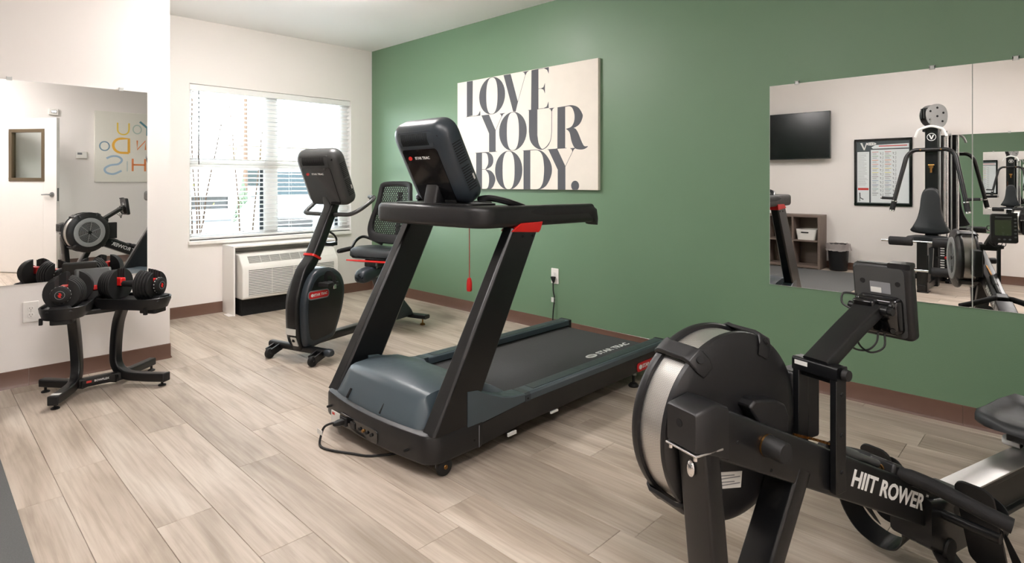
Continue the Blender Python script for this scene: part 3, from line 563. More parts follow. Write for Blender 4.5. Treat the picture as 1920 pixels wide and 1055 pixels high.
for i, (nme, c) in enumerate(cols):
    z = fz1 - .185 - i * .0562
    for cx in (X0 + .18, X0 + .33):
        rw = put('row_rule', MB(of).box(cx, cx + .075, yy, yy + .0006, z, z + .006), nme, ch, smooth=0)
        tx = MB(of)
        for k in range(3): tx.box(cx + .004, cx + .045 + rng.random() * .02, yy, yy + .0005, z - .014 - .010 * k, z - .011 - .010 * k)
        put('row_text', tx, 'print_grey', rw, smooth=0)
        fg = MB(of); u = cx + .095
        fg.tube([(u, yy + .0008, z - .002), (u + .012 * rng.random(), yy + .0008, z - .016), (u + .008, yy + .0008, z - .034)], .0022, 5)
        fg.tube([(u + .002, yy + .0008, z - .010), (u + .018, yy + .0008, z - .008 - .012 * rng.random())], .0018, 5)
        fg.tube([(u + .034, yy + .0008, z + .002), (u + .035, yy + .0008, z - .038), (u + .018, yy + .0008, z - .037)], .0018, 5)
        put('row_figure', fg, 'chart_dark', rw, smooth=0)
put('notice_bar', MB(of).box(X0 + .008, X0 + .138, yy, yy + .0006, fz0 + .215, fz0 + .245), 'print_red', ch, smooth=0)
put('seated_figure', MB(of).tube([(X0 + .03, yy + .001, fz0 + .18), (X0 + .034, yy + .001, fz0 + .11), (X0 + .075, yy + .001, fz0 + .085)], .007, 6).tube([(X0 + .03, yy + .001, fz0 + .11), (X0 + .03, yy + .001, fz0 + .06)], .004, 6), 'chart_dark', ch, smooth=0)
tx = MB(of)
for k in range(24): tx.box(X0 + .01, X0 + .085 + rng.random() * .045, yy, yy + .0004, fz1 - .20 - k * .019, fz1 - .197 - k * .019)
put('text_lines', tx, 'print_grey', ch, smooth=0)

# low open shelf, storage box, waste bin
mat('shelf_oak', (118, 103, 94), .5, var=.18, vs=6, stretch=(1, 1, 14), bump=.1, bs=60); mat('shelf_edge', (172, 153, 132), .5, var=.12, vs=8)
sh = thing('cube_shelf', 'low grey-brown open cube shelf standing under the television', 'shelf', (-3.19, -1.71, 0)); of = sh.location
sx0, sx1, sy0, sy1, sh_h = -3.755, -2.64, -1.795, -1.50, .768
t_ = .034
put('top_board', MB(of).box(sx0, sx1, sy0, sy1, sh_h - t_, sh_h), 'shelf_oak', sh, bevel=.001)
put('bottom_board', MB(of).box(sx0 + t_, sx1 - t_, sy0, sy1, .012, .012 + t_), 'shelf_oak', sh, bevel=.001)
for x in (sx0, sx1 - t_): put('side_board', MB(of).box(x, x + t_, sy0, sy1, 0, sh_h - t_), 'shelf_oak', sh, bevel=.001)
put('back_board', MB(of).box(sx0 + t_, sx1 - t_, sy0, sy0 + .006, .04, sh_h - t_), 'shelf_oak', sh)
put('middle_shelf', MB(of).box(sx0 + t_, sx1 - t_, sy0 + .006, sy1, .385, .385 + .022), 'shelf_oak', sh, bevel=.001)
for x in (-3.394, -3.022):
    put('divider', MB(of).box(x, x + .022, sy0 + .006, sy1, .046, .385), 'shelf_oak', sh, bevel=.001)
    put('divider', MB(of).box(x, x + .022, sy0 + .006, sy1, .407, sh_h - t_), 'shelf_oak', sh, bevel=.001)
bx_ = thing('storage_box', 'white storage box with a dark slot handle in the shelf', 'box', (-2.84, -1.66, .407)); of = bx_.location
put('box_body', MB(of).loft([[(p[0], p[1], .407) for p in rrect(-2.955, -2.725, -1.775, -1.535, .02)], [(p[0], p[1], .56) for p in rrect(-2.975, -2.69, -1.785, -1.515, .025)], [(p[0], p[1], .56) for p in rrect(-2.968, -2.697, -1.778, -1.522, .02)], [(p[0], p[1], .41) for p in rrect(-2.95, -2.73, -1.77, -1.54, .015)]]), 'plastic_white', bx_)
put('slot_handle', MB(of).box(-2.90, -2.80, -1.523, -1.5165, .505, .522), 'hole_black', bx_, bevel=.003)
wb = thing('waste_bin', 'black waste bin with a crumpled clear liner beside the shelf', 'bin', (-2.44, -1.62, 0)); of = wb.location
put('bin_body', MB(of).lathe([(0, .004), (.105, .004), (.112, .012), (.135, .36), (.142, .362), (.142, .372), (.132, .372), (.108, .02), (0, .016)], (-2.44, -1.625, 0), 'z', 28), 'satin_black', wb)
lm = bpy.data.materials.new('liner_film'); lm.use_nodes = True
b_ = lm.node_tree.nodes['Principled BSDF']; b_.inputs['Base Color'].default_value = rgb(196, 186, 184); b_.inputs['Roughness'].default_value = .25; b_.inputs['Alpha'].default_value = .55
MATS['liner_film'] = lm
rr = random.Random(5); rings = []
for i, (r, z) in enumerate(((.128, .33), (.133, .374), (.146, .380), (.150, .35), (.154, .305), (.160, .285))):
    rings.append([(-2.44 + (r + rr.uniform(-.006, .006) * (i > 1)) * cos(a), -1.625 + (r + rr.uniform(-.006, .006) * (i > 1)) * sin(a), z + rr.uniform(-.008, .008) * (i > 1)) for a in [2 * pi * k / 40 for k in range(40)]])
put('bin_liner', MB(of).loft(rings, caps=False), 'liner_film', wb, smooth=20)

# ---------------------------------------------------------------- seen in the left mirror: door wall
D_h, D_l = Vector((1.15, .855, 0)), Vector((.39, 1.361, 0))
dr = bpy.data.objects.new('door_1', None); COL.objects.link(dr); dr.location = D_h; dr.rotation_euler = (0, 0, atan2(D_l.y - D_h.y, D_l.x - D_h.x)); struct(dr)
dr['label'] = 'white door with a small framed window, standing open'
Wd = .915; l0, l1, lz0, lz1 = .19, .71, 1.235, 1.885
leaf = MB()
for q in ((0, l0, .01, 2.045), (l1, Wd, .01, 2.045), (l0, l1, .01, lz0), (l0, l1, lz1, 2.045)): leaf.box(q[0], q[1], -.022, .022, q[2], q[3])
put('door_leaf', leaf, 'trim_white', dr, bevel=.002)
mat('bronze_frame', (92, 78, 58), .4)
fb = MB()
for q in ((l0 - .02, l1 + .02, lz0 - .02, lz0 + .025), (l0 - .02, l1 + .02, lz1 - .025, lz1 + .02), (l0 - .02, l0 + .025, lz0 + .025, lz1 - .025), (l1 - .025, l1 + .02, lz0 + .025, lz1 - .025)): fb.box(q[0], q[1], -.030, .030, q[2], q[3])
put('vision_frame', fb, 'bronze_frame', dr, bevel=.002)
put('vision_pane', MB().box(l0 + .025, l1 - .025, -.003, .003, lz0 + .025, lz1 - .025), 'window_glass', dr, smooth=0)
for s in (-1, 1):
    h = put('door_handle', MB().lathe([(0, s * .034), (.03, s * .034), (.033, s * .022)], (Wd - .065, 0, 1.045), 'y', 20).cyl((Wd - .065, s * .03, 1.045), (Wd - .065, s * .065, 1.045), .010, n=12).tube([(Wd - .065, s * .06, 1.045), (Wd - .11, s * .062, 1.047), (Wd - .19, s * .058, 1.042)], [.011, .010, .008], 10), 'galvanised', dr)
put('latch_plate', MB().box(Wd - .002, Wd + .001, -.012, .012, .96, 1.13), 'galvanised', dr)
for z in (.2, 1.06, 1.85): put('hinge', MB().cyl((0, .028, z - .05), (0, .028, z + .05), .008, n=10), 'galvanised', dr)
tb = MB()
for q in ((DY0 - .05, DY0, 0, 2.11), (DY1, DY1 + .05, 0, 2.11), (DY0, DY1, 2.06, 2.11)): tb.box(RX - .018, RX + .13, q[0], q[1], q[2], q[3])
struct(put('trim_1', tb, 'trim_white', bevel=.003))['label'] = 'white door frame'

wp = thing('motivational_poster', 'off-white canvas with colourful YOU CAN DO THIS letters, seen in the left mirror', 'wall art', (RX - .016, 2.40, 1.73)); of = wp.location
mat('poster_cream', (238, 236, 226), .8, var=.02)
put('canvas', MB(of).box(RX - .031, RX - .001, 1.905, 2.905, 1.205, 2.255), 'poster_cream', wp, bevel=.003)
for nme, c in (('po_teal', (110, 160, 172)), ('po_sage', (190, 208, 198)), ('po_yellow', (246, 214, 96)), ('po_orange', (240, 150, 96)), ('po_amber', (246, 190, 80)), ('po_steel', (128, 158, 176)), ('po_pale', (170, 196, 216)), ('po_mist', (202, 212, 210))): mat(nme, c, .8, var=.06)
# (letter, material, strokes given in wall coordinates y, z): thin raised paint strokes
def arc(cy, cz, ry, rz, a0, a1, n=18): return [(cy + ry * cos(radians(a0 + (a1 - a0) * i / n)), cz + rz * sin(radians(a0 + (a1 - a0) * i / n))) for i in range(n + 1)]
PL_ = [('po_teal', .030, [[(2.64, 2.13), (2.58, 2.04), (2.58, 1.92)], [(2.48, 2.13), (2.58, 2.04)]]),
       ('po_sage', .015, [arc(2.445, 2.008, .055, .065, 0, 360)]),
       ('po_yellow', .020, [[(2.337, 2.096), (2.337, 2.0)] + arc(2.262, 1.99, .072, .07, 0, -180) + [(2.19, 2.096)]]),
       ('po_orange', .022, [[(2.84, 1.86)] + arc(2.76, 1.77, .08, .08, 0, 1)[:1], arc(2.76, 1.77, .075, .085, 60, 300)]),
       ('po_steel', .018, [[(2.66, 1.70), (2.63, 1.84), (2.59, 1.70)], [(2.645, 1.755), (2.605, 1.755)]]),
       ('po_orange', .020, [[(2.555, 1.70), (2.555, 1.84), (2.445, 1.70), (2.445, 1.84)]]),
       ('po_amber', .034, [[(2.335, 1.645), (2.335, 1.86), (2.25, 1.86)] + arc(2.24, 1.752, .105, .107, 90, 270) + [(2.335, 1.645)]]),
       ('po_steel', .017, [arc(2.026, 1.737, .06, .066, 0, 360)]),
       ('po_teal', .022, [[(2.78, 1.56), (2.66, 1.56)], [(2.72, 1.56), (2.72, 1.37)]]),
       ('po_orange', .026, [[(2.55, 1.56), (2.55, 1.37)], [(2.385, 1.56), (2.385, 1.37)], [(2.55, 1.468), (2.385, 1.468)]]),
       ('po_mist', .014, [[(2.314, 1.52), (2.314, 1.365)]]),
       ('po_pale', .028, [crom([(2.05, 1.555, 0), (2.12, 1.59, 0), (2.20, 1.585, 0), (2.245, 1.535, 0), (2.20, 1.475, 0), (2.10, 1.455, 0), (2.03, 1.405, 0), (2.05, 1.345, 0), (2.14, 1.325, 0), (2.24, 1.375, 0)], 4)])]
for m_, w_, strokes in PL_:
    g = MB(of)
    for st in strokes:
        pts = [(RX - .0316, p[0], p[1]) for p in st]
        if len(pts) < 2: continue
        g.sweep(pts, [(-w_ / 2, -.0008), (w_ / 2, -.0008), (w_ / 2, .0008), (-w_ / 2, .0008)], up=(1, 0, 0))
    put('letter', g, m_, wp, smooth=0)
th = thing('thermostat', 'small white thermostat on the door wall, seen in the left mirror', 'thermostat', (RX, 1.747, 1.596)); of = th.location
put('thermostat_body', MB(of).box(RX - .026, RX, 1.68, 1.815, 1.545, 1.648), 'plastic_white', th, bevel=.006, seg=3)
put('thermostat_display', MB(of).box(RX - .0275, RX - .025, 1.70, 1.755, 1.60, 1.63), 'print_grey', th, bevel=.002)
al = thing('strobe_alarm', 'white wall strobe alarm above the open door, seen in the left mirror', 'alarm', (RX, 1.426, 2.193)); of = al.location
put('alarm_body', MB(of).box(RX - .04, RX, 1.372, 1.480, 2.148, 2.238), 'plastic_white', al, bevel=.006, seg=3)
put('strobe_lens', MB(of).box(RX - .055, RX - .039, 1.395, 1.457, 2.175, 2.212), 'chrome', al, bevel=.008)
# dark exercise mat along the television wall
mat('mat_rubber', (92, 93, 92), .85, var=.35, vs=260, bump=.5, bs=350)
mt = thing('exercise_mat', 'dark grey flecked rubber floor mat at the lower left corner', 'mat', (-3.2, -.65, 0)); of = mt.location
put('mat_sheet', MB(of).box(-4.585, -1.86, -1.47, .285, .0, .007), 'mat_rubber', mt, bevel=.002)

# ================================================================ OUTSIDE THE WINDOW
mat('concrete', (182, 179, 174), .9, var=.06, vs=4); mat('asphalt', (128, 129, 130), .95, var=.1, vs=60); mat('grass_dry', (110, 105, 72), .95, var=.3, vs=25)
mat('car_paint', (108, 118, 118), .55, spec=.12, var=.02); mat('car_glass', (24, 34, 36), .12, rv=.02, spec=.2); mat('headlamp', (210, 212, 208), .15)
mat('bark', (62, 46, 33), .85, var=.25, vs=60); mat('leaf', (168, 172, 84), .7, var=.3, vs=40); mat('pine', (58, 72, 54), .85, var=.35, vs=20)
mat('stucco_tan', (150, 134, 104), .9, var=.05, vs=3); mat('stucco_white', (165, 163, 159), .9, var=.03); mat('roof_red', (150, 70, 58), .8, var=.15, vs=10); mat('truck_white', (205, 206, 205), .4, var=.03)
gr = struct(put('ground_outside', MB().box(-90, WX - .2, -60, 80, -.6, -.25), 'asphalt', smooth=0)); gr['label'] = 'pale parking lot outside'
sw = struct(put('sidewalk_outside', MB().box(-9.0, -7.5, -20, 40, -.26, -.13), 'concrete', bevel=.02)); sw['label'] = 'concrete walk outside the window'
bd = struct(put('planting_bed', MB().box(-7.5, WX - .2, -20, 40, -.26, -.16), 'grass_dry', smooth=0)); bd['label'] = 'planting bed below the window'
# parked car: side profile lofted across its width, nose towards the window
cr_ = thing('parked_car', 'grey-green car parked nose-in, seen through the right window pane', 'car', (-12.9, 6.55, -.25), radians(-38)); Hc = 1.0
def carbody():
    prof = [(2.25, .42), (2.32, .55), (2.30, .80), (2.18, .98), (1.75, 1.10), (1.15, 1.18), (.55, 1.72), (.10, 1.84), (-1.2, 1.84), (-1.95, 1.62), (-2.25, 1.10), (-2.32, .70), (-2.28, .40)]
    m = MB(); rs = []
    for y, k, z_ in ((-.93, .97, -.03), (-.90, .995, 0), (-.80, 1.0, 0), (.80, 1.0, 0), (.90, .995, 0), (.93, .97, -.03)):
        rs.append([(x * k, y * (1 - .16 * max(0, (z - 1.12)) / .7), z + (z_ if z > .6 else 0)) for x, z in prof])
    return m.loft(rs)
put('car_body', carbody(), 'car_paint', cr_, smooth=40, bevel=.03, seg=3)
put('windshield', MB().loft([[(1.10, y, 1.215), (.58, y * .93, 1.705), (.60, y * .93, 1.715), (1.125, y, 1.225)] for y in (-.74, .74)]), 'car_glass', cr_, smooth=0)
for s in (-1, 1):
    put('side_window', MB().loft([[(x, s * (yy_ - .17 * (z - 1.12) / .75), z) for x, z in ((.95, 1.22), (.45, 1.68), (-.05, 1.75), (-1.1, 1.75), (-1.7, 1.55), (-1.85, 1.22))] for yy_ in (.925, .938)]), 'car_glass', cr_, smooth=0)
    for x in (1.45, -1.42):
        put('wheel_arch', MB().lathe([(0, s * .90), (.42, s * .90), (.42, s * .945), (0, s * .945)], (x, 0, .34), 'y', 28), 'hole_black', cr_)
        wl = put('wheel', MB().lathe([(0, s * .80), (.30, s * .80), (.34, s * .84), (.34, s * .92), (.30, s * .955), (.21, s * .955), (.20, s * .93), (0, s * .93)], (x, 0, .34), 'y', 28), 'rubber', cr_)
        put('wheel_rim', MB().lathe([(0, s * .945), (.06, s * .95), (.19, s * .94), (.20, s * .955)], (x, 0, .34), 'y', 20), 'galvanised', wl)
    put('headlight', MB().obox((2.18, s * .68, .86), (.16, .36, .18), rot3(0, radians(25), s * radians(-18))), 'headlamp', cr_, bevel=.03)
    put('door_mirror', MB().ball((.95, s * 1.02, 1.24), (.09, .11, .08)), 'car_paint', cr_)
put('front_grille', MB().box(2.27, 2.335, -.48, .48, .62, .80), 'satin_black', cr_, bevel=.02); put('bumper', MB().box(2.15, 2.38, -.86, .86, .34, .56), 'slate', cr_, bevel=.05, seg=3)
# young multi-stem tree in the bed, bare stems with a few leaves
rr = random.Random(11)
for i, (label, y0, x0, stems) in enumerate((('young bare-stemmed tree right outside the left window pane', 2.10, -6.75, 6), ('slim bare sapling outside the window mullion', 2.66, -6.95, 2))):
    t = thing('young_tree', label, 'tree', (x0, y0, -.16)); tr2 = MB(); lf = MB()
    for k in range(stems):
        a = rr.uniform(-.16, .20); b = rr.uniform(-.1, .1); h = rr.uniform(2.0, 3.0); p = Vector((rr.uniform(-.06, .06), rr.uniform(-.17, .17), 0)); pts = [p.copy()]
        for q in range(10):
            p = p + Vector((b * h / 10 + rr.uniform(-.012, .012), a * h / 10 + rr.uniform(-.014, .014), h / 10)); pts.append(p.copy())
            if q > 2 and rr.random() < .65:
                e = p + Vector((rr.uniform(-.12, .12), rr.uniform(-.16, .16), rr.uniform(.10, .24))); tr2.tube([p, (p + e) / 2 + Vector((0, .01, -.01)), e], [.004, .003, .0015], 5)
                for _ in range(rr.randint(0, 2)):
                    c = e + Vector((rr.uniform(-.03, .03), rr.uniform(-.03, .03), rr.uniform(-.03, .03))); u = Vector((rr.uniform(-1, 1), rr.uniform(-1, 1), rr.uniform(-1, 1))).normalized() * .022; v = u.orthogonal().normalized() * .009
                    lf.add([c - u, c + v, c + u, c - v], [(0, 1, 2, 3)])
        tr2.tube(pts, [.013 - .010 * q / 10 for q in range(11)], 7)
    put('stems', tr2, 'bark', t, smooth=60); put('foliage', lf, 'leaf', t, smooth=0)
# low rock-and-grass clump, utility pole, far trees, building, box truck
cb = thing('grass_clump', 'dry grass clump at the edge of the bed outside the left pane', 'plant', (-7.25, 2.52, -.16)); g = MB()
for k in range(90):
    a = rr.uniform(0, 2 * pi); r = rr.uniform(.02, .16); h = rr.uniform(.12, .38); p = Vector((.08 * cos(a), .08 * sin(a), 0)); q = Vector((r * cos(a), r * sin(a), h)); w_ = Vector((-sin(a), cos(a), 0)) * .004
    g.add([p - w_, p + w_, q], [(0, 1, 2)])
put('blades', g, 'grass_dry', cb, smooth=0)
up = thing('utility_pole', 'slim dark pole in the parking lot, behind the left window pane', 'pole', (-20, 7.84, -.25))
put('pole_shaft', MB().cyl((0, 0, 0), (0, 0, 4.3), .075, .06, n=12), 'bark', up); put('pole_cap', MB().lathe([(0, 4.3), (.08, 4.3), (.06, 4.42), (0, 4.45)], (0, 0, 0), 'z', 12), 'galvanised', up)
for i, (x, y, h, w_, lab) in enumerate(((-16, 6.2, 1.65, .36, 'small dark conifer in the parking lot, behind the left pane'),)):
    t = thing('conifer', lab, 'tree', (x, y, -.25)); m = MB()
    for k in range(9):
        z = .5 + (h - .6) * k / 9; r = w_ * (1 - k / 9.5); ring = []
        for j in range(22):
            a = 2 * pi * j / 22; q = r * (1 if j % 2 else .72) * rr.uniform(.85, 1.1); ring.append((q * cos(a), q * sin(a), z - .12 * (j % 2)))
        m.loft([ring, [(.08 * r * cos(2 * pi * j / 22), .08 * r * sin(2 * pi * j / 22), z + h / 7) for j in range(22)]], caps=False)
    put('needles', m, 'pine', t, smooth=0); put('trunk', MB().cyl((0, 0, 0), (0, 0, h * .9), .12, .03, n=8), 'bark', t)
bh = thing('far_building', 'low tan building across the parking lot, behind the blinds', 'building', (-52, 22, -.25))
put('wall', MB().box(-4, 4, -14, 16, 0, 4.4), 'stucco_tan', bh, smooth=0); put('roof', MB().box(-4.5, 4.5, -14.5, 16.5, 4.4, 4.9), 'stucco_white', bh, smooth=0)
for k in range(7): put('window', MB().box(3.98, 4.05, -12 + 4 * k, -10 + 4 * k, 1.2, 3.0), 'car_glass', bh, smooth=0)
tk = thing('box_truck', 'white box truck parked across the lot, behind the left pane', 'truck', (-24, 7.4, -.25))
put('cargo_box', MB().box(-1.2, 1.2, -4.2, .9, .95, 3.0), 'truck_white', tk, bevel=.04); put('cab', MB().loft([[(x, y, z) for x in (0,) for y, z in ()] or [(x, y, z) for y, z in ((1.0, .5), (2.9, .5), (2.9, 1.3), (2.4, 2.1), (1.0, 2.2))] for x in (-1.05, 1.05)]), 'truck_white', tk, bevel=.04)
put('cab_window', MB().box(1.045, 1.06, 1.5, 2.5, 1.35, 1.95), 'car_glass', tk, smooth=0)
for y in (-3.0, 1.9): put('wheel', MB().lathe([(0, 1.02), (.42, 1.02), (.45, .95), (.45, .75), (0, .75)], (0, y, .45), 'x', 20), 'rubber', tk)
put('chassis', MB().box(-.9, .9, -4.0, 2.6, .5, .95), 'satin_black', tk)

# ================================================================ SHARED: EXERCISE CONSOLE POD
def console(parent, back0, tilt, hw, length, depth, body, xoff=0.0):
    """screen unit: back0 is the middle of the lower back edge (local), the unit leans back by tilt; the back faces -y"""
    o = Vector(back0)
    up = Vector((0, -sin(tilt), cos(tilt))); fw = Vector((0, cos(tilt), sin(tilt))); rt = Vector((1, 0, 0))
    P = lambda x, u, d: o + rt * x + up * u + fw * d
    m = MB(); rings = []
    # stacked rounded outlines, back to front
    for d, ins, rr in ((-.004, .068, .045), (.003, .044, .055), (.014, .024, .062), (.030, .009, .070), (.052, 0, .076), (depth - .018, 0, .076), (depth - .005, .006, .070), (depth, .016, .062)):
        rings.append([P(x, u, d) for x, u in rrect(-hw + ins, hw - ins, ins, length - ins, rr, 6)])
    m.loft(rings)
    bodyo = put('console_housing', m, body, parent, smooth=50)
    sm = MB().loft([[P(x, u, d) for x, u in rrect(-hw + .03, hw - .03, .03, length - .03, .03, 4)] for d in (depth - .001, depth + .002)])
    put('display_screen', sm, 'glass_dark', parent, smooth=0)
    wm = MB().loft([[P(x, u, d) for x, u in rrect(-.138, .138, .03, length - .118, .018, 4)] for d in (-.0065, -.003)])
    win_ = put('back_window', wm, 'gloss_black', parent, smooth=30)
    # slotted speaker grille at the top of the back, and slots down the sides
    ga = [P(x, u, -.004) for x, u in rrect(-.135, .135, length - .088, length - .018, .014, 3)]
    gd = lambda u: -.0052 + max(0, u - (length - .074)) * .36
    cp = MB().loft([[P(x, u, gd(u) + d) for x, u in rrect(-.138, .133, length - .108, length - .030, .012, 3)] for d in (-.0015, .02)])
    cap = put('grille_cover', cp, body, parent, smooth=30)
    g = MB()
    for i in range(22):
        x = -.110 + i * .0097; ua, ub = length - .098, length - .040; g.tube([P(x, u_, gd(u_) - .0016) for u_ in (ua, length - .074, ub)], .0023, 5)
    put('grille_slots', g, 'hole_black', cap, smooth=0)
    for s in (-1, 1):
        g = MB()
        for i in range(20):
            if i == 10: continue
            u = .085 + i * .0128
            g.obox(P(s * (hw - .0002), u, .062), (.0015, .055, .0045), Matrix((rt, fw, up)).transposed())
        put('side_slots', g, 'hole_black', bodyo, smooth=0)
    put('screw_hole', MB().obox(P(.162, length - .062, .010), (.012, .008, .012), Matrix((rt, fw, up)).transposed()), 'hole_black', bodyo, smooth=0)
    put('side_label', MB().obox(P(hw + .0003, .135, depth - .026), (.0012, .010, .03), Matrix((rt, fw, up)).transposed()), 'sticker', bodyo, smooth=0)
    # maker's mark: red oval and lettering, on the window
    T = frame(P(.005, length - .165, -.0068), rt, up)
    lg = MB().loft([[P(-.093 + .016 * cos(a) + .004 * sin(a), length - .165 + .011 * sin(a), d) for a in [2 * pi * k / 20 for k in range(20)]] for d in (-.0063, -.0072)])
    put('logo', lg, 'red', win_, smooth=0)
    text('logo_lettering', 'STAR TRAC', .0195, 'print_white', win_, T, sx=1.15, bold=.0006, ext=.0004)
    put('port_strip', MB().loft([[P(x, u, d) for x, u in rrect(.05, .135, .03, .05, .004, 2)] for d in (-.0095, -.006)]), 'hole_black', win_, smooth=0)
    return P

# ================================================================ TREADMILL
TX = -2.34
tm = thing('treadmill', 'large black and slate grey treadmill in the middle of the room', 'treadmill', (TX, 2.4, 0)); to = tm.location
def mir(x): return 2 * TX - x
# black lower tray with rounded, slightly bowed front
def tray_outline(ins=0.0, y1=1.77):
    pts = [(-1.90 - ins, y1)]
    for i in range(7):
        a = -pi / 2 * i / 6; pts.append((-1.985 - ins * 0 + (.085 - ins) * cos(a), 1.555 + (.085 - ins) * sin(a)))
    for i in range(1, 8):
        t = i / 8; x = -1.985 + (-2.695 + 1.985) * t; pts.append((x, 1.470 + ins - .030 * (1 - (2 * t - 1) ** 2)))
    for i in range(7):
        a = -pi / 2 - pi / 2 * i / 6; pts.append((-2.695 + (.085 - ins) * cos(a), 1.555 + (.085 - ins) * sin(a)))
    pts.append((-2.78 + ins, y1)); return pts
b = MB(to); b.loft([[(x, y, z) for x, y in tray_outline(i_)] for z, i_ in ((.062, .014), (.070, .004), (.080, 0), (.172, .001), (.183, .006), (.189, .018))])
tray = put('front_tray', b, 'plastic_black', tm, smooth=30)
for x in (-2.675, -2.03): put('tray_screw', MB(to).lathe([(0, 1.4425), (.006, 1.443), (.006, 1.47)], (x, 0, .125 if x < -2.3 else .112), 'y', 8), 'hole_black', tray)
put('tray_screw', MB(to).lathe([(0, -1.8985), (.005, -1.899), (.005, -1.92)], (0, 1.722, .108), 'x', 8), 'hole_black', tray)
put('panel_gap', MB(to).box(-1.9005, -1.8985, 1.748, 1.7515, .068, .165), 'print_grey', tray, smooth=0)
# inlet panel
ip = put('power_panel', MB(to).prism(rrect(-2.545, -2.225, .076, .136, .015), 'y', 1.4385, 1.47), 'gloss_black', tm, bevel=.002)
put('power_inlet', MB(to).box(-2.535, -2.48, 1.432, 1.45, .083, .122), 'rubber', ip, bevel=.002)
put('power_switch', MB(to).box(-2.445, -2.405, 1.4335, 1.45, .092, .122), 'plastic_black', ip, bevel=.003)
for i, x in enumerate((-2.365, -2.335, -2.305, -2.27)): put('port', MB(to).lathe([(0, 1.431), (.007, 1.431), (.008, 1.445)], (x, 0, .108), 'y', 10), 'brass' if i == 1 else 'rubber', ip)
lab = MB(to).box(-2.632, -2.552, 1.4415, 1.446, .064, .122); put('rating_label', lab, 'sticker', tm, smooth=0)
put('warning_mark', MB(to).box(-2.622, -2.598, 1.4408, 1.4418, .105, .116), 'print_red', tm, smooth=0)
# slate motor hood, lofted from front to back
hood = []
def hood_ring(y, zt, zb, hwid, crown, shoulder):
    pts = []
    for i in range(17):
        t = -1 + 2 * i / 16; a = abs(t)
        x = TX + hwid * t
        z = zt + crown * (1 - t * t)
        if a > shoulder: z -= (zt - zb) * ((a - shoulder) / (1 - shoulder)) ** 2.2
        pts.append((x, y + .030 * (t * t), z))
    return pts
rings = [hood_ring(*q) for q in ((1.468, .192, .186, .345, .0, .9), (1.475, .205, .186, .345, .003, .93), (1.520, .288, .19, .352, .012, .93), (1.538, .306, .19, .354, .016, .93), (1.565, .313, .19, .355, .020, .93), (1.68, .318, .20, .355, .032, .93), (1.82, .300, .205, .358, .028, .93), (1.93, .258, .205, .362, .014, .94), (1.99, .222, .205, .368, .006, .95), (2.015, .196, .19, .372, .0, .96))]
hm = MB(to); hm.loft(rings, caps=False, wrap=False)
# underside skirt so that the hood is a shell with thickness
hm.loft([rings[0], [(p[0], p[1], .175) for p in rings[0]]], caps=False, wrap=False)
hm.loft([[r[0] for r in rings], [(r[0][0], r[0][1], .17) for r in rings]], caps=False, wrap=False); hm.loft([[r[-1] for r in rings], [(r[-1][0], r[-1][1], .17) for r in rings]], caps=False, wrap=False)
hd = put('motor_hood', hm, 'slate', tm, smooth=40)
for x in (-2.542, -2.258): put('hood_slot', MB(to).tube([(x, 1.4745, .196), (x + .004, 1.497, .236)], .0065, 8), 'hole_black', hd)
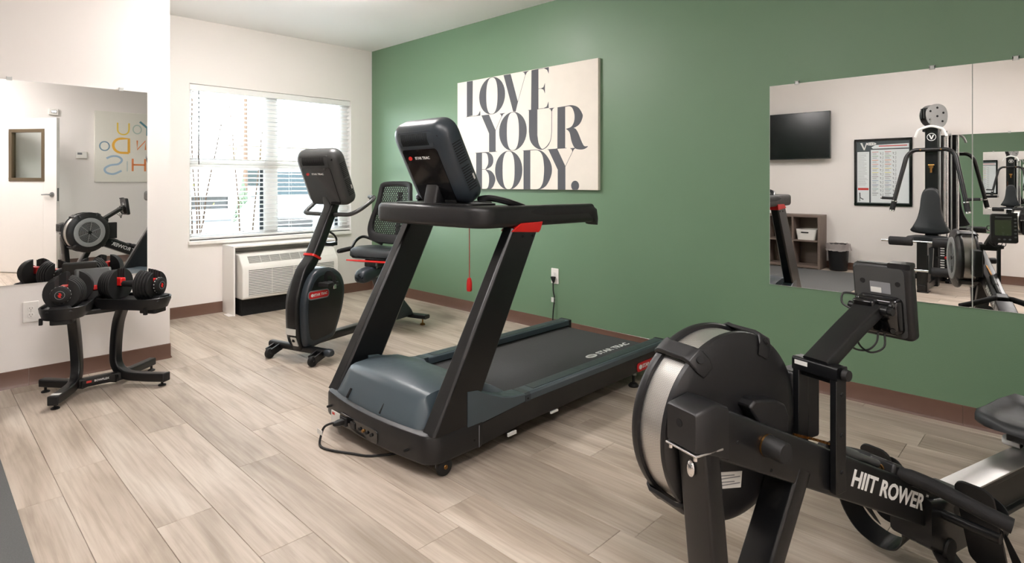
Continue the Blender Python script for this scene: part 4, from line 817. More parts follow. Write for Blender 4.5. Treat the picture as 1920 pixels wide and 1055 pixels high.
# side fairings that sweep down from the posts to the side rails
for s in (0, 1):
    X = (lambda x: x) if s == 0 else mir
    fa = MB(to); rs = []
    for y, zt in ((1.685, .330), (1.745, .322), (1.82, .286), (1.90, .252), (1.96, .237), (2.05, .2275)):
        zb = .165 + .025 * (y - 1.685) / .365
        rs.append([(X(-1.902), y, zb), (X(-1.902), y, zt - .006), (X(-1.908), y, zt), (X(-1.985 - .02 * (y - 1.685)), y, zt - .002), (X(-2.01), y, zt - .03 if y < 1.95 else zt - .012), (X(-2.01), y, zb)])
    fa.loft(rs); put('side_fairing', fa, 'slate', tm, smooth=40)
    # side rail: slate top with a stepped tread strip, black skirt below
    r_ = MB(to); r_.loft([[(X(x), y, z) for x, z in ((-1.902, .188), (-1.902, .216), (-1.910, .2265), (-1.985, .2265), (-1.992, .222), (-1.992, .188))] for y in (2.085, 3.372)])
    rl = put('side_rail', r_, 'slate', tm, smooth=30, bevel=.002)
    put('tread_strip', MB(to).box(min(X(-1.922), X(-1.980)), max(X(-1.922), X(-1.980)), 2.13, 3.34, .2262, .2285), 'slate_dark', rl, bevel=.001)
    put('rail_joint', MB(to).loft([[(X(x), y, z) for x, z in ((-1.9005, .187), (-1.9005, .217), (-1.909, .2275), (-1.985, .2275), (-1.99, .187))] for y in (2.05, 2.087)]), 'slate_dark', tm, smooth=30)
    put('joint_screw', MB(to).lathe([(0, X(-1.8985)), (.005, X(-1.899)), (.005, X(-1.91))], (0, 2.068, .200), 'x', 8), 'hole_black', tm)
    put('side_skirt', MB(to).loft([[(X(-1.905), y, a_), (X(-1.935), y, a_), (X(-1.935), y, .19), (X(-1.905), y, c_)] for y, a_, c_ in ((1.765, .070, .165), (2.05, .088, .188), (3.0, .096, .188), (3.36, .098, .188))]), 'satin_black', tm, bevel=.002)
    put('end_cap', MB(to).box(min(X(-1.898), X(-1.995)), max(X(-1.898), X(-1.995)), 3.366, 3.395, .10, .228), 'plastic_black', tm, bevel=.006)
    # rear foot and front wheel
    ft = put('levelling_foot', MB(to).cyl((X(-1.945), 3.06, .016), (X(-1.945), 3.06, .10), .009, n=10).lathe([(0, 0), (.030, 0), (.032, .006), (.020, .02), (0, .024)], (X(-1.945), 3.06, 0), 'z', 16), 'rubber', tm)
    put('foot_nut', MB(to).lathe([(0, .07), (.02, .07), (.02, .082), (0, .082)], (X(-1.945), 3.06, 0), 'z', 6), 'galvanised', ft)
    wh = put('transport_wheel', MB(to).lathe([(0, X(-1.940)), (.030, X(-1.940)), (.037, X(-1.936)), (.0385, X(-1.928)), (.037, X(-1.918)), (.030, X(-1.914)), (0, X(-1.914))], (0, 1.573, .0385), 'x', 24), 'rubber', tm)
    put('wheel_hub', MB(to).lathe([(0, X(-1.911)), (.008, X(-1.911)), (.010, X(-1.914)), (0, X(-1.914))], (0, 1.573, .0385), 'x', 12), 'brass', wh)
    put('wheel_bracket', MB(to).box(min(X(-1.945), X(-1.953)), max(X(-1.945), X(-1.953)), 1.545, 1.60, .03, .075), 'galvanised', tm, bevel=.002)
    # upright posts: rectangular section leaning back
    ps = MB(to)
    def post_ring(yc, z, hy, x0, x1):
        return [(X(x), y, z + (y - yc) * -.18) for x, y in ((x1, yc - hy + .012), (x1 - .010, yc - hy), (x0 + .010, yc - hy), (x0, yc - hy + .012), (x0, yc + hy - .012), (x0 + .010, yc + hy), (x1 - .010, yc + hy), (x1, yc + hy - .012))]
    ps.loft([post_ring(1.595, .165, .098, -1.99, -1.905), post_ring(1.612, .19, .098, -1.99, -1.905), post_ring(2.055, 1.005, .088, -1.975, -1.905)])
    po = put('upright_post', ps, 'steel_black', tm, smooth=40, bevel=.003)
    cm = MB(to); cm.loft([[(X(x), y, z) for x, y, z in ((-1.901, 1.962, 1.003), (-1.98, 1.962, 1.003), (-1.98, 2.146, .990), (-1.901, 2.146, .990))], [(X(x), y, z) for x, y, z in ((-1.899, 1.972, 1.012), (-1.982, 1.972, 1.012), (-1.982, 2.158, 1.002), (-1.899, 2.158, 1.002))], [(X(x), y, z) for x, y, z in ((-1.897, 2.018, 1.040), (-1.984, 2.018, 1.040), (-1.984, 2.172, 1.042), (-1.897, 2.172, 1.042))]])
    put('red_collar', cm, 'red', tm, smooth=30, bevel=.002)
    for y in (2.035, 2.105): put('post_bolt', MB(to).lathe([(0, X(-1.9005)), (.006, X(-1.902)), (.007, X(-1.906))], (0, y, .977), 'x', 10), 'hole_black', po)
put('panel_clip', MB(to).box(-1.906, -1.897, 1.93, 1.985, .058, .074), 'print_white', tm, bevel=.001)
put('panel_clip', MB(to).box(-1.906, -1.897, 2.235, 2.290, .078, .088), 'print_white', tm, bevel=.001)
# deck, belt
mat('belt_rubber', (62, 62, 64), .8, var=.55, vs=330, bump=.4, bs=420)
put('deck', MB(to).box(-2.735, -1.945, 1.75, 3.36, .10, .170), 'satin_black', tm, bevel=.002)
bt = MB(to); bt.loft([[(x, y, z) for x in (-2.700, -2.055)] for y, z in ((1.86, .172), (1.99, .178), (2.02, .1805), (3.35, .1805), (3.385, .168), (3.40, .14), (3.385, .11))], caps=False, wrap=False)
bl_ = put('running_belt', bt, 'belt_rubber', tm, smooth=40)
for x0 in (-2.715, -2.055):
    put('belt_edge', MB(to).box(x0, x0 + .07 if x0 > -2.5 else x0 + .03, 2.02, 3.36, .166, .1795), 'hole_black', tm, smooth=0)
T = frame((-2.132, 3.118, .1812), (0, 1, 0), (-1, 0, 0))
text('belt_lettering', 'STAR TRAC', .060, 'print_white', bl_, T, fit=.330, bold=.0018, ext=.0002, off=to)
lo = MB(to).loft([[( -2.132 + .026 * sin(a), 2.888 + .048 * cos(a), z) for a in [2 * pi * k / 24 for k in range(24)]] for z in (.1808, .1813)])
put('belt_logo', lo, 'print_white', bl_, smooth=0)
for i in range(3): put('logo_bar', MB(to).box(-2.142 + i * .008, -2.139 + i * .008, 2.862, 2.914, .1812, .1817), 'rubber', bl_, smooth=0)
# red badge at the rear of the side
bg_ = MB(to).loft([[(x, y, z) for y, z in rrect(3.035, 3.275, .098, .150, .018)] for x in (-1.9055, -1.9005)])
bdg = put('badge', bg_, 'red_badge', tm, smooth=0)
text('badge_lettering', 'STAR TRAC', .030, 'print_white', bdg, frame((-1.9002, 3.175, .124), (0, 1, 0), (0, 0, 1)), sx=1.1, bold=.001, off=to)
put('badge_logo', MB(to).loft([[(x, 3.068 + .017 * cos(a), .124 + .014 * sin(a)) for a in [2 * pi * k / 18 for k in range(18)]] for x in (-1.901, -1.8998)]), 'print_white', bdg, smooth=0)
# handrail tray: front bar with arms running back
def rail_outline(ins):
    o = []
    def A(p): o.append(p)
    A((-1.90 - ins, 2.60)); A((-1.90 - ins, 1.86))
    for i in range(1, 7):
        a = -pi / 2 * i / 6; A((-2.00 + (.10 - ins) * cos(a), 1.86 + (.10 - ins) * sin(a)))
    for i in range(1, 6):
        t = i / 6; A((-2.00 - .68 * t, 1.76 + ins - .018 * (1 - (2 * t - 1) ** 2)))
    for i in range(0, 6):
        a = -pi / 2 - pi / 2 * i / 6; A((-2.68 + (.10 - ins) * cos(a), 1.86 + (.10 - ins) * sin(a)))
    A((-2.78 + ins, 1.86)); A((-2.78 + ins, 2.60))
    A((-2.70 - ins, 2.60)); A((-2.70 - ins, 2.12)); A((-2.63, 2.02 - ins)); A((-2.05, 2.02 - ins)); A((-1.98 + ins, 2.12)); A((-1.98 + ins, 2.60))
    return o
def sag(y): return 0.0 if y < 1.9 else -.004 * (y - 1.9)
rm_ = MB(to); rm_.loft([[(x, y, z + sag(y) * 2) for x, y in rail_outline(i_)] for z, i_ in ((1.024, .022), (1.028, .010), (1.038, .003), (1.050, 0), (1.100, 0), (1.112, .003), (1.120, .010), (1.1235, .022))])
put('handrail_tray', rm_, 'plastic_black', tm, smooth=50)
for s in (0, 1):
    X = (lambda x: x) if s == 0 else mir
    ar = MB(to); rs = []
    for y, z0, z1, k in ((2.09, 1.075, 1.112, 0), (2.12, 1.072, 1.118, .001), (2.20, 1.070, 1.121, .002), (2.55, 1.068, 1.116, .002), (2.60, 1.03, 1.110, .002), (2.63, 1.005, 1.095, .0), (2.647, 1.000, 1.070, -.01), (2.652, 1.003, 1.03, -.02)):
        rs.append([(X(x), y, z) for x, z in ((-1.902 + k, z0), (-1.899 + k, (z0 + z1) / 2), (-1.905 + k, z1 - .008), (-1.918, z1), (-1.965, z1), (-1.978 - k, z1 - .008), (-1.982 - k, (z0 + z1) / 2), (-1.978 - k, z0))])
    ar.loft(rs); put('arm_grip', ar, 'rubber', tm, smooth=50)
    # cup holder rim behind the console
    cr_ = MB(to).tube(crom([(X(-1.96), 2.10, 1.112), (X(-1.99), 2.02, 1.140), (X(-2.06), 1.965, 1.158), (X(-2.14), 1.975, 1.150)], 5), .016, 8)
    put('hand_grip', cr_, 'satin_black', tm)
ct = MB(to).loft([[(TX + x, 1.905 + y, z) for x, y in rrect(-.30, .30, -.09, .10, .03, 3)] for z in (1.118, 1.132)])
put('console_shelf', ct, 'satin_black', tm, smooth=30, bevel=.003)
put('touch_panel', MB(to).box(-2.20, -2.08, 1.93, 1.99, 1.131, 1.134), 'print_grey', tm, bevel=.001)
# console bracket and console
bk = MB(to); bk.loft([[(x, y, z) for x, y in rrect(-2.395, -2.30, y0, y0 + .075, .012, 3)] for z, y0 in ((1.115, 1.815), (1.16, 1.822), (1.225, 1.838))])
put('console_bracket', bk, 'plastic_black', tm, smooth=40)
console(tm, (0, 1.905 - to[1], 1.105), radians(27.3), .214, .448, .115, 'slate_dark')
# emergency clip on its cord
ss = MB(to); put('safety_cord', ss.tube([(-2.235, 1.99, 1.03), (-2.235, 1.991, .86), (-2.2345, 1.99, .745)], .0021, 6), 'red', tm)
put('safety_clip', MB(to).loft([[(-2.235 + x, 1.99 + y, z) for x, y in rrect(-hw_, hw_, -.009, .009, .006, 3)] for z, hw_ in ((.680, .010), (.687, .015), (.72, .015), (.735, .012), (.748, .006))]), 'red', tm, smooth=40)

# power cord: from the inlet along the floor under the deck to the wall outlet
pc = put('power_cord', MB(to).tube(crom([(-2.508, 1.425, .100), (-2.535, 1.395, .098), (-2.572, 1.372, .075), (-2.575, 1.355, .030), (-2.545, 1.338, .007), (-2.48, 1.345, .006), (-2.38, 1.395, .006), (-2.27, 1.47, .006), (-2.2, 1.70, .006), (-2.3, 2.3, .006), (-2.5, 3.0, .006),
    (-2.80, 3.48, .006), (-2.98, GY - .17, .010), (-3.06, GY - .10, .03), (-3.115, GY - .045, .08), (-3.126, GY - .030, .14), (-3.122, GY - .026, .21), (-3.115, GY - .024, .275), (-3.128, GY - .024, .34), (-3.131, GY - .022, .408)], 6), .0055, 8), 'cord_black', tm)
put('connector', MB(to).loft([[(-2.5075 + x, y, .1025 + z) for x, z in rrect(-w_, w_, -h_, h_, .005, 3)] for y, w_, h_ in ((1.433, .015, .012), (1.41, .015, .012), (1.385, .009, .008))]), 'rubber', pc, smooth=40)
put('cord_tag', MB(to).box(-2.600, -2.555, 1.352, 1.354, .045, .068), 'sticker', pc, smooth=0)
put('plug', MB(to).loft([[(-3.131 + x, GY - .0095 - d, z) for x, d in rrect(-w_, w_, 0, t_, .004, 2)] for z, w_, t_ in ((.405, .006, .012), (.420, .011, .020), (.448, .019, .026), (.455, .019, .026))]), 'rubber', pc, smooth=40)
put('cord_tag', MB(to).box(-3.148, -3.110, GY - .0265, GY - .0255, .245, .285), 'sticker', pc, smooth=0)

# ================================================================ RECUMBENT BIKE (local: x to its right, y to its rear)
bk_ = thing('recumbent_bike', 'black recumbent exercise bike with a mesh backrest in front of the window', 'exercise bike', (-3.917, 1.909, 0), radians(16.9))
sec = lambda wx, wy, r=.012: rrect(-wx / 2, wx / 2, -wy / 2, wy / 2, r, 4)
put('front_stabilizer', MB().sweep([(-.285, 0, .078), (.255, 0, .078)], sec(.055, .045, .018)), 'steel_black', bk_, smooth=40)
put('stabilizer_cap', MB().loft([[(x, y, .078 + z) for y, z in sec(a, b, .018)] for x, a, b in ((.25, .058, .048), (.285, .058, .048), (.297, .045, .036))]), 'slate_dark', bk_, smooth=40)
for s in (-1, 1):
    x = s * .205
    wh = put('transport_wheel', MB().lathe([(0, x - .016), (.026, x - .016), (.034, x - .012), (.036, x), (.034, x + .012), (.026, x + .016), (0, x + .016)], (0, -.085, .036), 'x', 24), 'rubber', bk_, smooth=40)
    put('wheel_hub', MB().lathe([(0, x + .0195), (.006, x + .019), (.007, x + .016), (0, x + .016)], (0, -.085, .036), 'x', 10), 'chrome', wh)
    put('wheel_bracket', MB().bar((x + .026, -.09, .045), (x + .026, .01, .075), .012, .05).bar((x - .026, -.09, .045), (x - .026, .01, .075), .012, .05).cyl((x - .03, -.085, .036), (x + .03, -.085, .036), .006, n=8), 'satin_black', bk_, bevel=.002)
# curved upright
path = crom([(0, .012, .085), (0, -.025, .17), (0, -.043, .28), (0, -.036, .43), (0, .024, .60), (0, .108, .70), (0, .258, .98), (0, .318, 1.095)], 5)
put('upright_post', MB().sweep(path, sec(.105, .088, .02), up=(1, 0, 0)) if False else MB().loft([[ (x, p.y + n_.y * d, p.z + n_.z * d) for x, d in sec(.105 - .012 * i / len(path), .085 - .012 * i / len(path), .02)] for i, p in enumerate(path) for n_ in [Vector((0, -(path[min(i + 1, len(path) - 1)] - path[max(i - 1, 0)]).normalized().z, (path[min(i + 1, len(path) - 1)] - path[max(i - 1, 0)]).normalized().y))]]), 'steel_black', bk_, smooth=40)
put('red_collar', MB().loft([[(x, .108 + t * .471 - .882 * d, .70 + t * .882 + .471 * d) for x, d in sec(.112, .094, .022)] for t in (-.004, .012)]), 'red', bk_, smooth=30)
for x in (-.032, .022): put('collar_bolt', MB().cyl((x, .052, .672), (x, .062, .677), .009, n=12), 'chrome', bk_)
put('rating_label', MB().loft([[(x, -.087 + .0 - k, z) for x, z in ((-.045, .228), (.045, .228), (.045, .186), (-.045, .186))] for k in (-.006, .0006)]) , 'sticker', bk_, smooth=0)
put('power_socket', MB().loft([[(x, y - k, z) for x, y, z in ((-.012, -.076, .168), (.034, -.076, .168), (.034, -.050, .104), (-.012, -.050, .104))] for k in (-.006, .003)]), 'sticker', bk_, smooth=0)
put('socket_hole', MB().box(.0, .022, -.0745, -.060, .135, .155), 'hole_black', bk_, bevel=.003)
# shroud: two bulging discs with an inset panel
out = [(-.003, .089), (-.038, .143), (-.052, .29), (-.046, .43), (-.002, .545), (.055, .605), (.125, .624), (.215, .616), (.285, .580), (.325, .520), (.340, .445), (.325, .34), (.295, .255), (.262, .18), (.225, .115), (.11, .092)]
oc = [(p.x, p.y) for p in crom([(a, b, 0) for a, b in out], 4, True)]
cx_, cz_ = .145, .37
def shr(k, x): return [(x, cx_ + (a - cx_) * k, cz_ + (b - cz_) * k) for a, b in oc]
put('shroud', MB().loft([shr(.90, -.098), shr(.97, -.092), shr(1.0, -.075), shr(1.0, .075), shr(.97, .092), shr(.90, .098)]), 'slate_dark', bk_, smooth=50)
for s in (-1, 1):
    sp = put('shroud_panel', MB().loft([shr(.83, s * .097), shr(.83, s * .1005), shr(.80, s * .102)]), 'satin_black', bk_, smooth=40)
    bdg2 = put('badge', MB().loft([[(s * d, y, z + (y - .06) * -.03) for y, z in rrect(-.018, .165, .425, .472, .02)] for d in (.1015, .1035)]), 'red_badge', sp, smooth=0)
    put('badge_rim', MB().loft([[(s * d, y, z + (y - .06) * -.03) for y, z in rrect(-.026, .173, .417, .480, .026)] for d in (.1012, .1026)]), 'print_grey', sp, smooth=0)
    text('badge_lettering', 'STAR TRAC', .024, 'print_white', bdg2, frame((s * .1037, .090, .447), (0, s, 0), (0, 0, 1)), sx=1.0, bold=.0008)
    put('badge_logo', MB().loft([[(s * d, (.012 if s > 0 else .138) + .014 * cos(a), .449 + .011 * sin(a)) for a in [2 * pi * k / 16 for k in range(16)]] for d in (.103, .1039)]), 'print_white', bdg2, smooth=0)
    # crank, pedal
    cy, cz = .20, .505
    ca = radians(35 if s > 0 else 215); ex, ez = cy + .155 * cos(ca) * -1, cz + .155 * sin(ca) * .25
    cr2 = put('crank_arm', MB().cyl((s * .10, cy, cz), (s * .135, cy, cz), .026, n=16).sweep([(s * .128, cy, cz), (s * .132, ex, ez)], sec(.016, .03, .006)), 'gloss_black', bk_, smooth=40)
    pd_ = put('pedal', MB().box(min(s * .145, s * .24), max(s * .145, s * .24), ex - .05, ex + .05, ez - .012, ez + .014).cyl((s * .13, ex, ez), (s * .245, ex, ez), .008, n=8), 'plastic_black', bk_, bevel=.006)
    put('pedal_strap', MB().sweep(crom([(s * .15, ex + .02, ez + .01), (s * .155, ex + .015, ez + .055), (s * .19, ex + .012, ez + .075), (s * .23, ex + .012, ez + .055), (s * .236, ex + .012, ez + .005)], 4), [(-.016, -.0015), (.016, -.0015), (.016, .0015), (-.016, .0015)], up=(0, 1, 0)), 'rubber', pd_, smooth=40)
    put('strap_buckle', MB().box(min(s * .236, s * .243), max(s * .236, s * .243), ex, ex + .025, ez - .03, ez + .0), 'chrome', pd_, bevel=.002)
# floor beam and rear stabilizer
put('floor_beam', MB().sweep([(0, .02, .105), (0, 1.23, .085)], sec(.078, .055, .012)), 'steel_black', bk_, smooth=40)
put('rear_stabilizer', MB().sweep([(-.215, 1.215, .068), (.215, 1.215, .068)], sec(.075, .036, .015)), 'satin_black', bk_, smooth=40, bevel=.004)
for s in (-1, 1): put('levelling_foot', MB().lathe([(0, 0), (.022, 0), (.023, .008), (.015, .016), (.006, .018), (.006, .055), (0, .055)], (s * .175, 1.20, 0), 'z', 14), 'brass', bk_)
# pedestal and seat rail
pe = MB(); pe.loft([[(x, y + dy, z) for x, dy in sec(w_, d_, .03)] for y, z, w_, d_ in ((1.075, .085, .17, .27), (1.06, .13, .165, .25), (1.00, .23, .13, .20), (.93, .36, .115, .20), (.885, .46, .11, .22))])
put('seat_pedestal', pe, 'slate_dark', bk_, smooth=45)
rl_ = MB(); rl_.loft([[(x, y + 0, z + d) for x, d in sec(w_, h_, .03)] for y, z, w_, h_ in ((.585, .483, .05, .04), (.592, .483, .085, .075), (.615, .486, .105, .10), (.66, .492, .11, .11), (.72, .50, .11, .105), (.80, .51, .10, .07), (1.13, .57, .10, .06))])
put('seat_rail', rl_, 'slate_dark', bk_, smooth=50)
put('seat_bracket', MB().box(-.075, .075, .74, .98, .545, .605), 'satin_black', bk_, bevel=.008)
put('seat_lever', MB().tube([(-.245, .72, .592), (-.10, .715, .594), (.20, .715, .597)], [.006, .009, .009], 8), 'red', bk_)
put('lever_rod', MB().cyl((.06, .735, .54), (.06, .735, .595), .007, n=8), 'chrome', bk_)
# cushion
cu = MB(); rs = []
for u, hw_, zt in ((-.01, .17, .640), (.0, .21, .668), (.03, .235, .690), (.12, .245, .700), (.25, .235, .695), (.33, .20, .690), (.36, .16, .680)):
    rs.append([(x, .72 + u, z) for x, z in ((-hw_ * .85, .612), (hw_ * .85, .612), (hw_, .632), (hw_ * 1.0, zt - .018), (hw_ * .9, zt), (hw_ * .45, zt - .006), (0, zt - .009), (-hw_ * .45, zt - .006), (-hw_ * .9, zt), (-hw_, zt - .018), (-hw_, .632))])
put('seat_cushion', cu.loft(rs), 'vinyl_black', bk_, smooth=60)
# backrest frame and its woven mesh
def back_pt(x, z, d=0):      # leaning and slightly wrapped
    t = (z - .73) / .51
    return (x, 1.005 + .075 * t - .10 * (x * x) / .05 * .35 + d, z)
bo_ = [(-.205, .735), (-.238, .80), (-.240, .87), (-.222, .95), (-.192, 1.05), (-.176, 1.14), (-.168, 1.20), (-.140, 1.236), (0, 1.245), (.140, 1.236), (.168, 1.20), (.176, 1.14), (.192, 1.05), (.222, .95), (.240, .87), (.238, .80), (.205, .735), (.12, .715), (0, .708), (-.12, .715)]
ocv = [(p.x, p.y) for p in crom([(a, b, 0) for a, b in bo_], 4, True)]
def bring(ins, d):
    o2 = []
    for x, z in ocv:
        zc = .975; kx = 1 - ins / .21; kz = 1 - ins / .268
        low = .035 * max(0, min(1, (.80 - z) / .08)) * (ins / .04)
        o2.append(back_pt(x * kx, zc + (z - zc) * kz + low, d))
    return o2
put('backrest_frame', MB().loft([bring(0, 0), bring(.006, -.018), bring(.028, -.022), bring(.042, -.012), bring(.042, .006), bring(.028, .02), bring(.006, .018)], closed=True), 'plastic_black', bk_, smooth=50)
ms = MB()
def half(z):
    pts = sorted((abs(zz - z), abs(x)) for x, zz in ocv); return pts[0][1] - .034
zz0, zz1 = .79, 1.212
nrow = 26
for j in range(nrow):
    z0 = zz0 + (zz1 - zz0) * j / nrow; z1 = zz0 + (zz1 - zz0) * (j + 1) / nrow; h0 = half((z0 + z1) / 2)
    k = 0
    x = -.21 + (.0105 if j % 2 else 0)
    while x < .21:
        if abs(x) < h0:
            a = back_pt(x - .0105, z0, -.004) if abs(x - .0105) < h0 else None
            ms.add([back_pt(x - .0048, z0, -.004), back_pt(x + .0048, z0, -.004), back_pt(x + .0048, z1, -.004), back_pt(x - .0048, z1, -.004)], [(0, 1, 2, 3)])
        x += .021
    xs = min(h0, .205)
    n_ = 12
    ms.loft([[back_pt(-xs + 2 * xs * i / n_, z0 - .0028, -.004) for i in range(n_ + 1)], [back_pt(-xs + 2 * xs * i / n_, z0 + .0028, -.004) for i in range(n_ + 1)]], caps=False, wrap=False)
mo = put('backrest_mesh', ms, 'rubber', bk_, smooth=0); sd = mo.modifiers.new('thickness', 'SOLIDIFY'); sd.thickness = .003
put('back_support', MB().sweep(crom([(0, .98, .60), (0, 1.06, .68), (0, 1.075, .78), (0, 1.10, 1.0), (0, 1.115, 1.15)], 4), sec(.055, .018, .006), up=(1, 0, 0)).box(-.17, .17, 1.085, 1.098, .985, 1.005), 'satin_black', bk_, smooth=40)
for s in (-1, 1):
    put('side_handle', MB().tube(crom([(s * .12, 1.02, .70), (s * .22, .99, .745), (s * .275, .95, .765), (s * .285, .88, .740), (s * .285, .83, .690), (s * .285, .80, .672), (s * .285, .68, .668)], 5), .0125, 10), 'steel_black', bk_)
    put('handle_grip', MB().tube([(s * .285, .815, .676), (s * .285, .70, .669), (s * .285, .665, .667)], [.019, .019, .016], 12), 'foam_black', bk_)
# front handlebar, mast, console
hb_ = crom([(-.20, .47, 1.115), (-.27, .42, 1.095), (-.292, .33, 1.025), (-.27, .295, 1.002), (-.12, .285, .998), (.12, .285, .998), (.20, .295, 1.002), (.255, .34, 1.035), (.292, .42, 1.095), (.27, .47, 1.12), (.20, .50, 1.125)], 5)
hb_ = [Vector((p.x * .94, p.y, p.z)) for p in hb_]
put('handlebar', MB().tube(hb_, .0155, 12), 'pod_grey', bk_)
put('bar_clamp', MB().tube([(.268, .435, 1.103), (.250, .475, 1.12)], .020, 10), 'satin_black', bk_)
put('console_bracket', MB().loft([[(x, y + d, z) for x, d in sec(w_, .05, .012)] for y, z, w_ in ((.235, .93, .05), (.255, 1.0, .06), (.268, 1.06, .06), (.25, 1.14, .05), (.235, 1.17, .035))]), 'pod_grey', bk_, smooth=40)
put('bottle_cage', MB().tube(crom([(0, .275, .87), (0, .325, .84), (0, .35, .80), (0, .315, .765), (0, .235, .79)], 5), .008, 8).box(-.03, .03, .25, .33, .765, .79), 'satin_black', bk_, bevel=.002)
console(bk_, (0, .27, 1.048), radians(23.5), .202, .434, .108, 'pod_grey')

# ================================================================ DUMBBELL STAND (world coordinates)
ds = thing('dumbbell_stand', 'black floor stand with two angled trays in front of the white wall', 'stand', (-4.19, .79, 0)); do_ = ds.location
put('cross_tube', MB(do_).sweep([(-4.195, .645, .062), (-4.195, .935, .062)], sec(.05, .05, .008)), 'steel_black', ds, smooth=40)
text('tube_lettering', 'BOWFLEX', .016, 'print_white', ds, frame((-4.1695, .80, .066), (0, 1, 0), (0, 0, 1)), off=do_, bold=.0004)
put('tube_mark', MB(do_).box(-4.1700, -4.1692, .725, .750, .060, .072), 'print_red', ds, smooth=0)
put('hang_bolt', MB(do_).cyl((-4.175, .875, .025), (-4.175, .875, .04), .005, n=8), 'chrome', ds)
for s, fy, ry, py_, ty in ((-1, .546, .551, .690, .655), (1, 1.088, 1.123, .888, .905)):
    pth = crom([(-3.985, fy - s * -.0, .055), (-4.09, fy + (py_ - fy) * .45, .055), (-4.175, fy + (py_ - fy) * .82, .068), (-4.232, py_, .125), (-4.25, py_, .24), (-4.225, py_ + (ty - py_) * .4, .38), (-4.155, ty, .485)], 6)
    lg = MB(do_).tube([pth[0], pth[1]], .001, 4) if False else MB(do_)
    din = Vector((-.83, -s * .56, 0)); side = Vector((s * .56, -.83, 0)) if s > 0 else Vector((.56, .83, 0))
    rs = []
    for i, p in enumerate(pth):
        t = (pth[min(i + 1, len(pth) - 1)] - pth[max(i - 1, 0)]).normalized(); sd_ = side.normalized(); u = sd_.cross(t).normalized()
        rs.append([p + sd_ * a + u * b for a, b in sec(.052, .05, .008)])
    lg.loft(rs); put('leg', lg, 'steel_black', ds, smooth=40)
    put('leg_cap', MB(do_).obox(Vector((-3.985, fy, .055)) + din * -.004, (.012, .054, .052), rot3(0, 0, atan2(din.y, din.x))), 'rubber', ds, bevel=.006)
    put('rear_leg', MB(do_).sweep([(-4.18, py_ + s * -.03, .055), (-4.40, ry, .055)], sec(.048, .046, .008)), 'steel_black', ds, smooth=40)
    for (x, y) in ((-4.012, fy - s * .012), (-4.375, ry - s * .012)):
        put('levelling_foot', MB(do_).lathe([(0, 0), (.021, 0), (.022, .006), (.013, .011), (.007, .012), (.007, .035), (0, .035)], (x, y, 0), 'z', 14), 'rubber', ds)
put('leg_sticker', MB(do_).obox((-4.005, .560, .0808), (.03, .044, .0012), rot3(0, 0, radians(-34))), 'sticker', ds, smooth=0)
# media panel between the trays
R_m = rot3(0, radians(-28), 0)
pn = put('media_panel', MB(do_).obox((-4.375, .80, .640), (.022, .19, .14), rot3(0, radians(-30), 0)), 'pod_grey', ds, bevel=.02, seg=4)
put('media_lip', MB(do_).obox((-4.325, .815, .590), (.05, .15, .03), rot3(0, radians(-12), 0)), 'red', ds, bevel=.006)
put('media_stem', MB(do_).loft([[(-4.31 + x, .815 + y, z) for x, y in sec(.05, w_, .01)] for z, w_ in ((.45, .14), (.54, .14), (.575, .18))]), 'pod_grey', ds, smooth=40)
put('tray_bridge', MB(do_).box(-4.33, -4.20, .66, .93, .452, .482), 'satin_black', ds, bevel=.006)
def dumbbell(label, dial, sgn, ANG):
    """adjustable dumbbell; local y runs from the near dial to the far one"""
    rz = atan2(sgn * -sin(ANG) * 1.0, -cos(ANG)) - pi / 2
    back = Vector((-cos(ANG), sgn * -sin(ANG), 0))
    c = Vector(dial) + back * .195
    t = thing('dumbbell', label, 'dumbbell', (c.x, c.y, c.z), rz, 'adjustable dumbbells')
    def plate(R, flat=.085):
        o = []; w_ = .030
        a0 = math.asin(w_ / R)
        for i in range(33):
            a = pi / 2 + a0 + (2 * pi - 2 * a0) * i / 32
            o.append((R * cos(a), max(R * sin(a), -flat)))
        o += [(w_, -.012), (-w_, -.012)]
        return o
    for e in (-1, 1):
        for i, R in enumerate((.100, .098, .095, .091, .086)):
            y0 = e * (.078 + i * .0172)
            put('weight_plate', MB().prism(plate(R), 'y', min(y0, y0 + e * .0155), max(y0, y0 + e * .0155)), 'rubber', t, bevel=.0028, seg=2)
        # inner heavy plate set apart from the handle
        put('red_slide', MB().box(-.020, .020, min(e * .062, e * .166), max(e * .062, e * .166), -.008, .040), 'red', t, bevel=.006)
        dl = put('selector_dial', MB().lathe([(0, e * .168), (.046, e * .168), (.0475, e * .172), (.0475, e * .184), (.046, e * .188), (.043, e * .190), (.043, e * .193), (.036, e * .196), (0, e * .196)], (0, 0, 0), 'y', 36), 'rubber', t, smooth=30)
        put('dial_ring', MB().lathe([(.0235, e * .1955), (.0235, e * .1968), (.021, e * .1968), (.021, e * .1955)], (0, 0, 0), 'y', 28), 'print_grey', dl, smooth=0)
        put('dial_emblem', MB().prism([(-.004, -.012), (.006, -.014), (.004, -.002), (.010, -.001), (.004, .012), (-.006, .013), (-.003, .003), (-.010, .001)], 'y', min(e * .1955, e * .1972), max(e * .1955, e * .1972)), 'red', dl, smooth=0)
        nm = MB()
        for k in range(15):
            a = 2 * pi * k / 15; nm.obox((.0476 * cos(a), e * .178, .0476 * sin(a)), (.0012, .006, .006), Matrix.Rotation(-a, 3, 'Y'))
        put('dial_numbers', nm, 'print_white', dl, smooth=0)
    put('grip', MB().lathe([(0, -.068), (.017, -.068), (.019, -.03), (.020, 0), (.019, .03), (.017, .068), (0, .068)], (0, 0, .004), 'y', 18), 'foam_black', t)
    return t, c, rz, back
